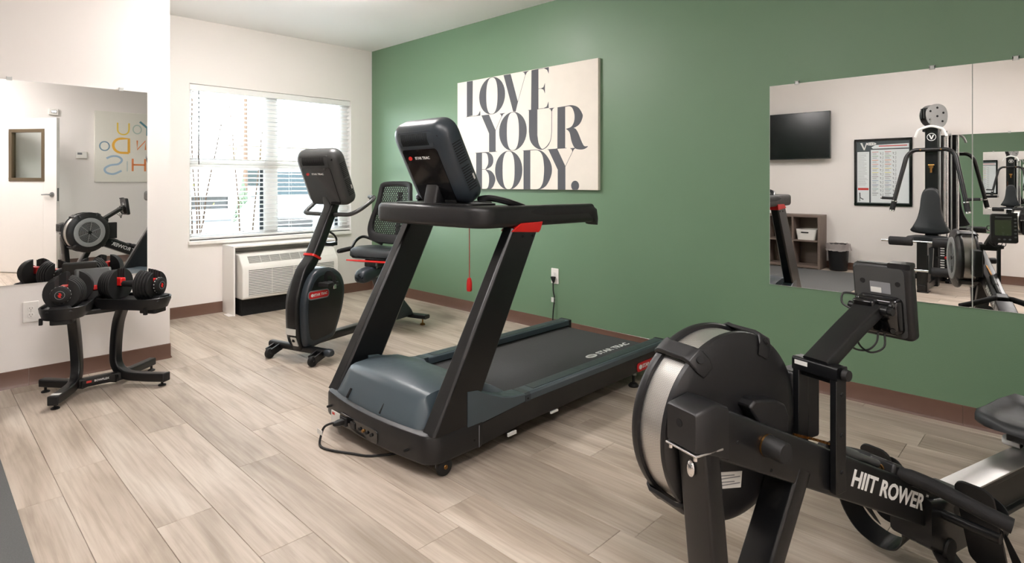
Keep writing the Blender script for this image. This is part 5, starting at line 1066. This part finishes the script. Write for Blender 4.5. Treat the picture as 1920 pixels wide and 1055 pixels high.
for lab, dial, sgn, ang_ in (('adjustable dumbbell with red accents in the left tray of the stand', (-4.00, .576, .617), -1, radians(21)), ('adjustable dumbbell with red accents in the right tray of the stand', (-4.00, 1.072, .611), 1, radians(37))):
    t, c, rz, back = dumbbell(lab, dial, sgn, ang_)
    M_ = Matrix.Translation(Vector((c.x, c.y, 0)) - Vector(do_)) @ Matrix.Rotation(rz, 4, 'Z')
    zb = c.z - .086
    tr_ = MB()
    tr_.loft([[M_ @ Vector((x, y, z)) for x, y in rrect(-w_, w_, -l_, l2, (r_, r_, .03, .03), 6)] for z, w_, l_, l2, r_ in ((zb - .055, .075, .17, .16, .07), (zb - .050, .095, .205, .175, .085), (zb - .010, .107, .220, .185, .095), (zb + .014, .110, .224, .188, .098), (zb + .017, .107, .221, .186, .095), (zb + .014, .100, .214, .180, .088), (zb - .002, .098, .210, .178, .086))])
    tray_ = put('dumbbell_tray', tr_, 'plastic_black', ds, smooth=40)
    sdl = MB(); sdl.loft([[M_ @ Vector((x, y, z)) for x, y in rrect(-w_, w_, -l_, l_, .01, 3)] for z, w_, l_ in ((zb - .003, .05, .205), (zb + .028, .032, .19))]); 
    put('dial_cradle', MB().loft([[M_ @ Vector((x, y, z)) for x, y in rrect(-w_, w_, -.215, -.168, .008, 3)] for z, w_ in ((zb - .003, .062), (zb + .026, .040))]), 'plastic_black', tray_, smooth=40)
    put('tray_buttons', MB().loft([[M_ @ Vector((x, y, z)) for x, y in rrect(-.05, .05, -.19, -.08, .015, 3)] for z in (zb - .078, zb - .05)]), 'rubber', tray_, smooth=40, bevel=.004)
    put('tray_latch', MB().loft([[M_ @ Vector((x, y, z)) for x, y in rrect(-.10, -.085, -.17, -.15, .002, 2)] for z in (zb - .075, zb - .04)]), 'hole_black', tray_, smooth=0)

# ================================================================ ROWING MACHINE (local: x to its right, y to the rower's end)
rw_ = thing('rowing_machine', 'black air rowing machine with HIIT ROWER lettering in the right foreground', 'rower', (-.638, 1.247, 0), atan2(.9544, .2985) - pi / 2)
bz = lambda a: .686 - .455 * a
bt_ = Vector((0, 1, -.455)).normalized(); bn = Vector((0, .455, 1)).normalized()
BP = lambda x, a, d: Vector((x, a, bz(a))) + bn * d           # point on the sloping beam: d above its middle
put('main_beam', MB().loft([[BP(x, a, d) for x, d in rrect(-.041, .041, -.0545, .0545, .006, 3)] for a in (.03, 1.07)]), 'satin_black', rw_, smooth=40)
cap_ = MB(); cap_.loft([[(x, a, z) for x, z in q] for a, q in ((-.034, rrect(-.043, .044, .640, .722, .006, 3)), (-.030, rrect(-.046, .047, .636, .726, .008, 3)), (.028, rrect(-.046, .047, .618, .738, .008, 3)), (.070, rrect(-.043, .044, .598, .722, .008, 3)))])
ec = put('end_cap', cap_, 'plastic_black', rw_, smooth=40)
put('cap_hole', MB().lathe([(0, -.0348), (.0095, -.0348), (.0095, -.02)], (-.005, 0, .690), 'y', 14), 'hole_black', ec)
put('bottom_plate', MB().box(-.047, .047, -.036, .05, .630, .6345), 'steel_brushed', rw_, bevel=.001)
for x in (-.038, .038): put('plate_bolt', MB().cyl((x, -.028, .620), (x, -.028, .632), .005, n=8), 'chrome', rw_)
for s in (-1, 1):
    tx = text('side_lettering', 'HIIT ROWER', .06, 'print_white', rw_, frame(BP(s * .0415, .712, .006), bt_ * s, bn), fit=.385, bold=.0017, ext=.0004)
    text('trade_mark', 'TM', .010, 'print_white', rw_, frame(BP(s * .0415, .712 + s * .185, .030), bt_ * s, bn), ext=.0004)
    for a, d in ((.105, -.005), (.235, -.040)): put('beam_screw', MB().lathe([(0, s * .0425), (.004, s * .0425), (.005, s * .041)], tuple(BP(0, a, d)), 'x', 8), 'hole_black', rw_)
kn = put('side_knob', MB().lathe([(0, .094), (.022, .094), (.0245, .090), (.0245, .052), (.0265, .048), (.0265, .041)], tuple(BP(0, .197, .012)), 'x', 24), 'rubber', rw_, smooth=35)
put('knob_ring', MB().lathe([(.0268, .047), (.0272, .045), (.0268, .042)], tuple(BP(0, .197, .012)), 'x', 24), 'brass', kn)
# flywheel housing
FA, FZ, FR = .205, .617, .236
def disc(prof, n=72): return MB().lathe(prof, (0, FA, FZ), 'x', n)
put('flywheel_cover', disc([(0, -.044), (.150, -.044), (.200, -.046), (.224, -.052), (.234, -.058), (FR, -.063), (FR, -.070), (.228, -.072)]), 'plastic_black', rw_, smooth=35)
def mesh_band():
    m = mat('perforated_steel', (206, 204, 200), .34, metal=.85, var=.03, vs=20)
    n = m.node_tree.nodes; l = m.node_tree.links; b = n['Principled BSDF']
    tc = n.new('ShaderNodeTexCoord'); sp = n.new('ShaderNodeSeparateXYZ'); l.new(tc.outputs['Object'], sp.inputs[0])
    # angle around the axle and position across the band drive a staggered dot pattern
    def mth(op, a, b_=None):
        x = n.new('ShaderNodeMath'); x.operation = op
        (l.new(a, x.inputs[0]) if hasattr(a, 'links') else setattr(x.inputs[0], 'default_value', a))
        if b_ is not None: (l.new(b_, x.inputs[1]) if hasattr(b_, 'links') else setattr(x.inputs[1], 'default_value', b_))
        return x.outputs[0]
    an = mth('ARCTAN2', mth('SUBTRACT', sp.outputs['Z'], FZ), mth('SUBTRACT', sp.outputs['Y'], FA))
    u = mth('MULTIPLY', an, 62.0); v = mth('MULTIPLY', sp.outputs['X'], 260.0)
    row = mth('FLOOR', v); sh = mth('MULTIPLY', mth('MODULO', row, 2.0), .5)
    fu = mth('SUBTRACT', mth('FRACT', mth('ADD', u, sh)), .5); fv = mth('SUBTRACT', mth('FRACT', v), .5)
    d = mth('SQRT', mth('ADD', mth('MULTIPLY', fu, fu), mth('MULTIPLY', fv, fv)))
    hole = mth('LESS_THAN', d, .24)
    old = b.inputs['Base Color'].links[0].from_socket
    mx = n.new('ShaderNodeMix'); mx.data_type = 'RGBA'; l.new(hole, mx.inputs[0]); l.new(old, mx.inputs[6]); mx.inputs[7].default_value = rgb(60, 58, 56)
    l.new(mx.outputs[2], b.inputs['Base Color'])
    inv = mth('MULTIPLY', mth('SUBTRACT', 1.0, hole), .85); l.new(inv, b.inputs['Metallic'])
mesh_band()
put('mesh_band', disc([(.225, -.071), (.2265, -.071), (.2265, -.152), (.225, -.152)]), 'perforated_steel', rw_, smooth=35)
put('outer_cover', disc([(.228, -.150), (FR, -.152), (FR + .003, -.160), (FR, -.172), (.222, -.184), (.196, -.191), (.178, -.194), (.172, -.190)]), 'plastic_black', rw_, smooth=35)
mat('vent_grey', (150, 153, 154), .4, var=.03)
put('vent_ring', disc([(.172, -.190), (.170, -.198), (.160, -.200), (.128, -.198), (.124, -.194), (.124, -.184)]), 'vent_grey', rw_, smooth=35)
put('fan_back', disc([(0, -.160), (.172, -.160)]), 'hole_black', rw_)
gr_ = MB()
for k in range(9):
    r = .030 + k * .0115; gr_.lathe([(r - .0016, -.195), (r + .0016, -.195), (r + .0016, -.192), (r - .0016, -.192), (r - .0016, -.195)], (0, FA, FZ), 'x', 40)
put('vent_grille', gr_, 'vent_grey', rw_, smooth=40)
sp_ = MB()
for k in range(6):
    a = radians(20 + 60 * k); sp_.bar((-.194, FA + .012 * cos(a), FZ + .012 * sin(a)), (-.194, FA + .128 * cos(a), FZ + .128 * sin(a)), .004, .004, up=(1, 0, 0))
put('grille_spokes', sp_, 'vent_grey', rw_); put('fan_hub', disc([(0, -.199), (.016, -.199), (.018, -.193), (.018, -.187)], 24), 'satin_black', rw_)
for ang in (125, 226, 62, -45):
    a = radians(ang); R_ = Matrix.Rotation(a, 3, 'X')
    P_ = lambda x, rad, t: Vector((x, FA, FZ)) + R_ @ Vector((0, rad, t))
    cl_ = MB(); rs = []
    for x, rad, w_ in ((-.042, .196, .018), (-.044, .222, .026), (-.056, .243, .027), (-.075, .248, .024), (-.148, .248, .024), (-.162, .250, .027), (-.180, .240, .026), (-.192, .205, .018)):
        rs.append([P_(x, rad - .010, -w_), P_(x, rad, -w_ * .8), P_(x, rad, w_ * .8), P_(x, rad - .010, w_)])
    cc = put('housing_clamp', cl_.loft(rs), 'plastic_black', rw_, smooth=50, bevel=.002)
    put('clamp_bolt', MB().cyl(P_(-.047, .228, 0), P_(-.043, .231, 0), .009, n=10), 'hole_black', cc)
put('cover_latch', MB().loft([[(x, a, z) for a, z in ((.20, .680), (.222, .694), (.30, .682), (.335, .664), (.352, .630), (.345, .588), (.26, .60))] for x in (-.05, -.012, -.006)]), 'plastic_black', rw_, bevel=.006)
put('spec_label', MB().loft([[(x, a, z) for a, z in ((.136, .521), (.218, .505), (.213, .465), (.131, .481))] for x in (-.0445, -.0434)]), 'sticker', rw_, smooth=0)
lb = MB()
for k in range(4): lb.loft([[(x, a, z - .008 * k) for a, z in ((.140, .512), (.140 + .05 + .02 * (k % 2), .503), (.140 + .05 + .02 * (k % 2), .5005), (.140, .5095))] for x in (-.0435, -.0430)])
put('label_print', lb, 'print_grey', rw_, smooth=0)
# front legs and floor bar
def ubar(p0, p1, w_, t_, name):
    put(name, MB().sweep([p0, p1], rrect(-w_ / 2, w_ / 2, -t_ / 2, t_ / 2, .008, 3), up=(0, 1, 0)), 'steel_black', rw_, smooth=40)
ubar((.002, .018, .632), (.010, .075, .045), .084, .052, 'front_leg')
put('leg_boss', MB().ball((.005, -.008, .585), (.012, .008, .020)), 'chrome', rw_)
ubar((.0, .345, .512), (.0, .105, .045), .086, .055, 'brace_leg')
put('front_floor_bar', MB().sweep([(-.30, .085, .040), (.30, .085, .040)], rrect(-.028, .028, -.024, .024, .012, 4)), 'steel_black', rw_, smooth=40)
for s in (-1, 1):
    put('transport_wheel', MB().lathe([(0, s * .22 - .013), (.030, s * .22 - .013), (.033, s * .22), (.030, s * .22 + .013), (0, s * .22 + .013)], (0, .03, .033), 'x', 20), 'rubber', rw_)
    put('floor_pad', MB().box(s * .285 - .02, s * .285 + .02, .06, .11, 0, .018), 'rubber', rw_, bevel=.004)
# upright bracket for the monitor arm
for s, x0 in ((1, .044), (-1, -.062)):
    bx2 = MB().box(x0, x0 + .018, .440, .482, .435 if s > 0 else .50, .752)
    br = put('arm_bracket', bx2, 'satin_black', rw_, bevel=.002)
    for z in (.690, .585, .490): put('bracket_bolt', MB().lathe([(0, x0 + (.021 if s > 0 else -.003)), (.005, x0 + (.020 if s > 0 else -.002)), (.006, x0 + (.018 if s > 0 else 0))], (0, .462, z), 'x', 8), 'hole_black', br)
put('bracket_head', MB().sweep([(-.064, .461, .742), (.064, .461, .742)], rrect(-.022, .022, -.018, .018, .006, 3)), 'satin_black', rw_, smooth=40)
put('bracket_web', MB().box(-.045, .045, .450, .474, .712, .730), 'satin_black', rw_, bevel=.002)
put('head_knob', MB().lathe([(0, .084), (.014, .082), (.016, .070), (.010, .064)], (0, .461, .742), 'x', 14), 'rubber', rw_)
put('head_label', MB().box(-.055, -.018, .4375, .4395, .742, .753), 'sticker', rw_, smooth=0)
put('side_housing', MB().box(-.115, -.062, .440, .56, .515, .715), 'plastic_black', rw_, bevel=.008)
arm = put('monitor_arm', MB().sweep([(0, .452, .752), (.004, .585, .828), (.010, .676, .880)], rrect(-.036, .036, -.018, .018, .006, 3)), 'satin_black', rw_, smooth=40)
# monitor: leaning slightly back, screen towards the rower
mn = Matrix.Translation((.022, .712, .898)) @ Matrix.Rotation(radians(4), 4, 'Z') @ Matrix.Rotation(radians(8), 4, 'X')
mo_ = lambda x, y, z: mn @ Vector((x, y, z))
mb_ = MB(); mb_.loft([[mo_(x, y, z) for x, z in rrect(-.078 + i_, .078 - i_, -.106 + i_, .106 - i_, .016, 4)] for y, i_ in ((.0, .008), (.004, .002), (.010, 0), (.026, 0), (.031, .003))])
mon = put('monitor_housing', mb_, 'plastic_black', rw_, smooth=40)
put('monitor_back', MB().loft([[mo_(x, y, z) for x, z in rrect(-.070, .062, -.098, .098, .012, 4)] for y in (-.002, .004)]), 'pod_grey', mon, smooth=40)
put('monitor_screen', MB().loft([[mo_(x, y, z) for x, z in rrect(-.054, .040, -.052, .060, .004, 2)] for y in (.030, .0325)]), 'slate', mon, smooth=0)
MATS['lcd_green'] = mat('lcd_green', (88, 104, 72), .25); mon.children[-1].data.materials[0] = MATS['lcd_green']
for i in range(6): put('monitor_button', MB().loft([[mo_(.062 + .008 * cos(a), y, .068 - .026 * i + .006 * sin(a)) for a in [2 * pi * k / 12 for k in range(12)]] for y in (.030, .0335)]), 'print_grey', mon, smooth=30)
for i in range(3): put('monitor_button', MB().loft([[mo_(.030 - .030 * i + .008 * cos(a), y, -.080 + .006 * sin(a)) for a in [2 * pi * k / 12 for k in range(12)]] for y in (.030, .0335)]), 'print_grey', mon, smooth=30)
put('monitor_brand', MB().loft([[mo_(x, y, z) for x, z in rrect(-.05, .045, .076, .085, .003, 2)] for y in (.0305, .0325)]), 'print_grey', mon, smooth=0)
for x in (-.048, .045): put('screw_well', MB().cyl(mo_(x, -.0005, .055), mo_(x, -.0030, .055), .007, n=12), 'hole_black', mon)
put('monitor_label', MB().loft([[mo_(x, y, z) for x, z in rrect(-.028, .026, .024, .056, .001, 1)] for y in (-.0032, -.0018)]), 'print_grey', mon, smooth=0)
put('label_patch', MB().loft([[mo_(x, y, z) for x, z in rrect(-.026, .002, .025, .040, .001, 1)] for y in (-.0036, -.003)]), 'sticker', mon, smooth=0)
put('hood_clip', MB().loft([[mo_(x, y, z) for x, z in rrect(.02, .078, .098, .113, .004, 2)] for y in (.0, .03)]), 'plastic_black', mon, smooth=30)
mbx = put('mount_box', MB().loft([[mo_(x, y, z) for x, z in rrect(-.062 + i_, .056 - i_, -.088 + i_, .018 - i_, .016, 4)] for y, i_ in ((.0, 0), (-.024, .002), (-.032, .010))]), 'gloss_black', rw_, smooth=45)
for x, z in ((-.046, .0), (.040, .0), (.040, -.070)): put('mount_screw', MB().cyl(mo_(x, -.030, z), mo_(x, -.0345, z), .007, n=12), 'chrome', mbx)
put('pivot', MB().cyl((-.045, .672, .880), (.062, .672, .880), .013, n=12).cyl((.060, .672, .880), (.074, .672, .880), .010, n=10), 'satin_black', rw_)
put('pivot_bracket', MB().box(-.03, .03, .655, .71, .868, .905), 'gloss_black', rw_, bevel=.006)
put('monitor_cable', MB().tube(crom([(-.035, .66, .872), (-.058, .655, .885), (-.060, .665, .912), (-.035, .69, .91)], 5), .003, 6).tube(crom([(.018, .700, .815), (.020, .690, .785), (.006, .675, .762), (-.018, .655, .760), (-.040, .63, .785), (-.030, .60, .815)], 5), .0028, 6).tube(crom([(.035, .700, .815), (.040, .690, .775), (.015, .67, .757), (-.012, .66, .775), (-.008, .64, .82)], 5), .0028, 6), 'cord_black', rw_)
# chain, guide, handle
chn = MB()
for i in range(46):
    t = i / 45; a = .36 + t * .36; zt = bz(a) + .062 + .012 * sin(pi * t); chn.obox((.0, a, zt), (.010 if i % 2 else .005, .0075, .006), Matrix.Rotation(radians(-24), 3, 'X'))
put('pull_chain', chn, 'brass', rw_, smooth=0)
put('chain_guide', MB().cyl(BP(.0, .49, .062), BP(.0, .60, .062), .016, n=14).cyl(BP(.0, .60, .064), BP(.0, .70, .064), .011, n=12), 'pod_grey', rw_)
put('chain_hook', MB().lathe([(.006, -.003), (.011, -.003), (.011, .003), (.006, .003), (.006, -.003)], (.008, .726, .418), 'y', 14).box(-.012, .012, .728, .75, .402, .414), 'brass', rw_)
hp = crom([(-.262, .872, .340), (-.20, .850, .356), (-.10, .815, .386), (-.03, .775, .404), (.03, .775, .404), (.10, .815, .386), (.20, .850, .356), (.262, .872, .340)], 5)
put('pull_handle', MB().tube(hp, [.020 if abs(p.x) > .045 else .017 for p in hp], 14), 'foam_black', rw_)
put('handle_hub', MB().obox((0, .772, .404), (.075, .06, .042), Matrix.Rotation(radians(-24), 3, 'X')), 'plastic_black', rw_, bevel=.008)
put('handle_rest', MB().loft([[BP(x, a, d) for x, d in rrect(-.05, .05, .04, .075, .008, 3)] for a in (.80, .93)]), 'plastic_black', rw_, smooth=40)
put('warning_sticker', MB().loft([[BP(x, a, d) for x, a in ((-.012, .935), (.022, .935), (.022, .962), (-.012, .962))] for d in (.0546, .0556)]), 'po_yellow', rw_, smooth=0)
# foot rests
for s in (-1, 1):
    x = s * .138
    pu = Vector((0, .30, -.90)).normalized()
    fp = MB(); fp.loft([[(x + q[0], .955 + .35 * q[1] - k * .9, .372 - .92 * q[1] - k * .35) for q in rrect(-.048, .048, 0, .30, (.03, .03, .04, .04), 5)] for k in (0, .008)])
    fr2 = put('foot_plate', fp, 'plastic_black', rw_, smooth=40)
    for k in range(5): put('plate_slot', MB().loft([[(x + u, .955 + .35 * q + .0012, .372 - .92 * q + .0005) for u, q in ((-.022, .045 + .022 * k), (.022, .045 + .022 * k), (.022, .054 + .022 * k), (-.022, .054 + .022 * k))], [(x + u, .955 + .35 * q - .001, .372 - .92 * q - .0005) for u, q in ((-.022, .045 + .022 * k), (.022, .045 + .022 * k), (.022, .054 + .022 * k), (-.022, .054 + .022 * k))]]), 'hole_black', fr2, smooth=0)
    hc = MB(); hpth = crom([(x - .105, .96, .205), (x - .095, .985, .13), (x - .062, 1.01, .066), (x, 1.025, .040), (x + .062, 1.01, .066), (x + .095, .985, .13), (x + .10, .96, .17)], 5)
    hc.loft([[p + Vector((0, -.045, -.004)), p + Vector((0, .035, .012)), p + Vector((0, .035, .012)) + (Vector((x, .99, .2)) - p).normalized() * .004, p + Vector((0, -.045, -.004)) + (Vector((x, .99, .2)) - p).normalized() * .004] for p in hpth])
    put('heel_cup', hc, 'plastic_black', rw_, smooth=50)
    st_ = crom([(x - .06, .985, .25), (x - .055, 1.03, .28), (x, 1.06, .295), (x + .055, 1.03, .28), (x + .06, .985, .25)], 5)
    put('foot_strap', MB().loft([[p + Vector((0, -.006, .018)), p + Vector((0, .006, -.018)), p + Vector((0, .009, -.017)), p + Vector((0, -.003, .019))] for p in st_]), 'rubber', rw_, smooth=50)
    put('strap_tail', MB().sweep([(x + s * .055, 1.0, .25), (x + s * .085, 1.03, .14), (x + s * .06, 1.08, .06)], [(-.016, -.001), (.016, -.001), (.016, .001), (-.016, .001)]), 'rubber', rw_)
put('foot_axle', MB().cyl((-.20, .965, .245), (.20, .965, .245), .014, n=12), 'satin_black', rw_)
put('rail_socket', MB().loft([[(x, a, z) for x, z in rrect(-.058, .058, z0, z1, .012, 3)] for a, z0, z1 in ((.90, .16, .30), (1.0, .10, .278), (1.14, .10, .264))]), 'satin_black', rw_, smooth=40)
put('socket_boss', MB().lathe([(0, .066), (.030, .064), (.034, .050)], (0, 1.0, .13), 'x', 16), 'rubber', rw_)
# rail, seat, rear leg
put('seat_rail', MB().loft([[(x, a, z) for x, z in ((-.0435, .254), (-.0435, .236), (-.030, .230), (-.030, .132), (-.0435, .126), (-.0435, .112), (.0435, .112), (.0435, .126), (.030, .132), (.030, .230), (.0435, .236), (.0435, .254))] for a in (1.10, 2.40)]), 'satin_black', rw_, bevel=.002)
put('rail_cover', MB().loft([[(x, a, z) for x, z in rrect(-.0445, .0445, .250, .2565, .002, 2)] for a in (1.10, 2.40)]), 'steel_brushed', rw_, smooth=30)
se = MB(); rs = []
for a, hw_, zt in ((1.575, .07, .350), (1.582, .105, .366), (1.60, .135, .374), (1.66, .155, .372), (1.74, .158, .370), (1.81, .150, .384), (1.86, .125, .398), (1.875, .09, .392)):
    rs.append([(x, a, z) for x, z in ((-hw_ * .9, .328), (hw_ * .9, .328), (hw_, .338), (hw_, zt - .012), (hw_ * .88, zt), (hw_ * .4, zt - .012), (0, zt - .016), (-hw_ * .4, zt - .012), (-hw_ * .88, zt), (-hw_, zt - .012), (-hw_, .338))])
mat('seat_foam', (44, 46, 48), .5, var=.05)
put('seat', se.loft(rs), 'seat_foam', rw_, smooth=60)
put('seat_carriage', MB().box(-.05, .05, 1.63, 1.83, .285, .332), 'satin_black', rw_, bevel=.004)
for a in (1.66, 1.80):
    for s in (-1, 1): put('seat_roller', MB().lathe([(0, s * .068), (.017, s * .068), (.019, s * .062), (.019, s * .020), (.017, s * .014)], (0, a, .2765), 'x', 16), 'print_white', rw_)
put('rear_leg', MB().sweep([(0, 2.30, .18), (0, 2.33, .03)], rrect(-.03, .03, -.02, .02, .006, 3), up=(0, 1, 0)), 'steel_black', rw_, smooth=40)
put('rear_floor_bar', MB().sweep([(-.20, 2.33, .026), (.20, 2.33, .026)], rrect(-.022, .022, -.022, .022, .01, 4)), 'steel_black', rw_, smooth=40)

# ================================================================ MULTI-GYM (behind the camera, seen in the large mirror)
gy = thing('multi_gym', 'tall black multi-gym with press arms and foam rollers, seen in the large mirror', 'home gym', (-1.28, -1.05, 0)); go_ = gy.location
G = -1.28
def gp(name, m, ma, **k): return put(name, m, ma, gy, **k)
gp('base_beam', MB(go_).box(G - .04, G + .04, -1.58, -.44, .02, .085), 'steel_black', bevel=.004)
gp('base_cross', MB(go_).box(G - .35, G + .35, -1.62, -1.55, .0, .07), 'steel_black', bevel=.004)
for s in (-1, 1): gp('base_pad', MB(go_).lathe([(0, 0), (.035, 0), (.035, .03), (0, .03)], (G + s * .12, -1.40, 0), 'z', 16), 'rubber')
gp('front_column', MB(go_).box(G - .05, G + .05, -.56, -.46, .0, .565), 'steel_black', bevel=.004)
gp('front_plate', MB(go_).box(G - .062, G + .062, -.58, -.44, .0, .012), 'steel_black', bevel=.003)
gp('anchor_bolt', MB(go_).cyl((G - .045, -.425, 0), (G - .045, -.425, .075), .006, n=8).lathe([(0, .04), (.015, .04), (.015, .05), (0, .05)], (G - .045, -.425, 0), 'z', 6), 'chrome')
gp('hinge_plate', MB(go_).box(G + .05, G + .062, -.60, -.44, .12, .42), 'steel_black', bevel=.003)
gp('swing_lever', MB(go_).bar((G + .085, -.50, .50), (G + .085, -.42, .22), .035, .05), 'steel_black', bevel=.003)
for z, y in ((.560, -.50), (.245, -.43)):
    gp('roller_bar', MB(go_).cyl((G - .40, y, z), (G + .40, y, z), .014, n=12), 'chrome')
    for s in (-1, 1):
        gp('foam_roller', MB(go_).lathe([(0, G + s * .095), (.044, G + s * .095), (.050, G + s * .105), (.050, G + s * .315), (.044, G + s * .325), (0, G + s * .325)], (0, y, z), 'x', 24), 'foam_black')
gp('lever_tip', MB(go_).cyl((G + .10, -.66, .385), (G + .185, -.66, .385), .008, n=8), 'steel_black')
gp('lever_knob', MB(go_).ball((G + .195, -.66, .385), .018), 'red')
# seat and backrest
st2 = MB(go_); st2.loft([[(G + x, y, z) for x, z in rrect(-w_, w_, .545, .605, .02, 3)] for y, w_ in ((-.63, .10), (-.64, .16), (-.68, .195), (-.80, .205), (-.98, .17), (-1.0, .14))])
gp('seat_pad', st2, 'vinyl_black', smooth=50)
gp('seat_frame', MB(go_).box(G - .03, G + .03, -1.05, -.56, .48, .545), 'steel_black', bevel=.004)
bp_ = [(-.195, .66), (-.175, .70), (-.130, .80), (-.105, .92), (-.098, 1.02), (-.085, 1.10), (-.055, 1.155), (0, 1.172), (.055, 1.155), (.085, 1.10), (.098, 1.02), (.105, .92), (.130, .80), (.175, .70), (.195, .66), (.14, .632), (0, .622), (-.14, .632)]
bpc = [(p.x, p.y) for p in crom([(a, b, 0) for a, b in bp_], 3, True)]
gp('back_pad', MB(go_).loft([[(G + x * k, y + (z - .63) * -.10, .88 + (z - .88) * k) for x, z in bpc] for y, k in ((-.985, .98), (-.975, 1.0), (-.935, 1.0), (-.922, .96), (-.918, .88))]), 'vinyl_black', smooth=50)
# mast
gp('mast', MB(go_).box(G - .065, G + .065, -1.15, -1.045, .0, 1.905), 'steel_black', bevel=.004)
em = gp('mast_emblem', MB(go_).lathe([(.040, -1.044), (.046, -1.044), (.046, -1.042), (.040, -1.042), (.040, -1.044)], (G, 0, 1.775), 'y', 32), 'print_white')
put('emblem_letter', MB(go_).prism([(G - .026, 1.80), (G - .012, 1.80), (G, 1.765), (G + .012, 1.80), (G + .026, 1.80), (G + .006, 1.748), (G - .006, 1.748)], 'y', -1.045, -1.042), 'print_white', em, smooth=0)
gp('stop_knob', MB(go_).cyl((G, -1.045, 1.42), (G, -1.0, 1.42), .022, n=14).cyl((G - .03, -1.02, 1.44), (G + .03, -1.02, 1.44), .008, n=8).cyl((G, -1.01, 1.35), (G, -1.01, 1.42), .012, n=10), 'brass')
# press arms
pa = crom([(G - .365, -.86, .905), (G - .345, -.88, 1.02), (G - .265, -.96, 1.42), (G - .235, -.99, 1.55), (G - .17, -1.0, 1.615), (G - .08, -1.0, 1.622), (G + .08, -1.0, 1.622), (G + .17, -1.0, 1.615), (G + .235, -.99, 1.55), (G + .265, -.96, 1.42), (G + .345, -.88, 1.02), (G + .365, -.86, .905)], 5)
gp('press_arm', MB(go_).tube(pa, .024, 14), 'steel_black')
for s in (-1, 1):
    x0, x1 = G + s * .345, G + s * .365
    gp('arm_grip', MB(go_).tube([(G + s * .347, -.878, 1.0), (G + s * .366, -.86, .90)], .029, 14), 'foam_black')
    gp('arm_end', MB(go_).tube([(G + s * .366, -.86, .90), (G + s * .369, -.857, .885)], .026, 14), 'chrome')
    gp('arm_collar', MB(go_).tube([(G + s * .345, -.88, 1.01), (G + s * .347, -.878, .999)], .031, 14), 'chrome')
    gp('side_grip', MB(go_).cyl((G + s * .345, -.88, 1.04), (G + s * .475, -.88, 1.045), .017, n=12), 'foam_black')
    gp('side_grip_end', MB(go_).cyl((G + s * .475, -.88, 1.045), (G + s * .49, -.88, 1.045), .013, n=12), 'chrome')
    gp('arm_bolt', MB(go_).ball((G + s * .10, -.976, 1.622), .010), 'brass')
# pulley head and lat bar
RZ = Matrix.Rotation(radians(48), 3, 'Z'); PC = Vector((G, -1.09, 0))
def turned(m):                                   # the pulley head is turned on the mast
    m.v = [PC + RZ @ (p - PC) for p in m.v]; return m
for s in (-1, 1):
    pl = [(-.02, 1.90), (.06, 1.93), (.10, 2.01), (.095, 2.09), (.04, 2.15), (-.05, 2.165), (-.12, 2.13), (-.15, 2.05), (-.14, 1.95), (-.09, 1.89)]
    h_ = gp('pulley_plate', turned(MB(go_).loft([[(G + s * d, -1.08 + a, z) for a, z in [(p.x, p.y) for p in crom([(a, b, 0) for a, b in pl], 3, True)]] for d in (.052, .060)])), 'galvanised', bevel=.001)
    for (a, z) in ((.05, 2.08), (-.03, 2.12), (-.10, 2.06), (-.03, 2.02), (.05, 1.98), (-.09, 1.96)): put('plate_hole', turned(MB(go_).cyl((G + s * .0595, -1.08 + a, z), (G + s * .0615, -1.08 + a, z), .013, n=12)), 'hole_black', h_)
for (a, z) in ((.03, 2.06), (-.08, 2.05)):
    gp('pulley', turned(MB(go_).lathe([(0, G - .016), (.058, G - .016), (.050, G), (.058, G + .016), (0, G + .016)], (0, -1.08 + a, z), 'x', 24)), 'rubber')
for x in (-.045, 0, .045): gp('pulley_spacer', turned(MB(go_).cyl((G + x, -1.0, 2.0), (G + x, -1.0, 2.12), .014, n=10)), 'steel_black')
gp('lat_hook', MB(go_).cyl((G, -1.0, 1.90), (G, -1.0, 2.0), .006, n=8), 'chrome')
gp('lat_bar', MB(go_).tube(crom([(G - .155, -.985, 1.775), (G - .125, -.985, 1.85), (G - .09, -.985, 1.875), (G, -.985, 1.90), (G + .09, -.985, 1.875), (G + .125, -.985, 1.85), (G + .155, -.985, 1.775)], 4), .0145, 10), 'print_white')
# weight stack at the back
gp('rear_column', MB(go_).box(G - .13, G - .02, -1.60, -1.53, .0, 1.95), 'steel_black', bevel=.004)
gp('top_beam', MB(go_).box(G - .10, G + .02, -1.60, -1.10, 1.845, 1.90), 'steel_black', bevel=.004)
for x in (G - .035, G + .11): gp('guide_rod', MB(go_).cyl((x, -1.36, .06), (x, -1.36, 1.86), .0125, n=12), 'chrome')
for i in range(14):
    z = .10 + i * .029
    wp_ = gp('stack_plate', MB(go_).box(G - .09, G + .165, -1.42, -1.30, z, z + .0265), 'steel_black', bevel=.002)
    put('plate_number', MB(go_).box(G + .050, G + .092, -1.2995, -1.2985, z + .006, z + .020), 'print_white', wp_, smooth=0)
gp('selector_rod', MB(go_).cyl((G + .04, -1.36, .50), (G + .04, -1.36, 1.86), .008, n=8), 'galvanised')
gp('warning_tag', MB(go_).box(G - .10, G - .05, -1.53, -1.529, 1.12, 1.26), 'row_orange', smooth=0)
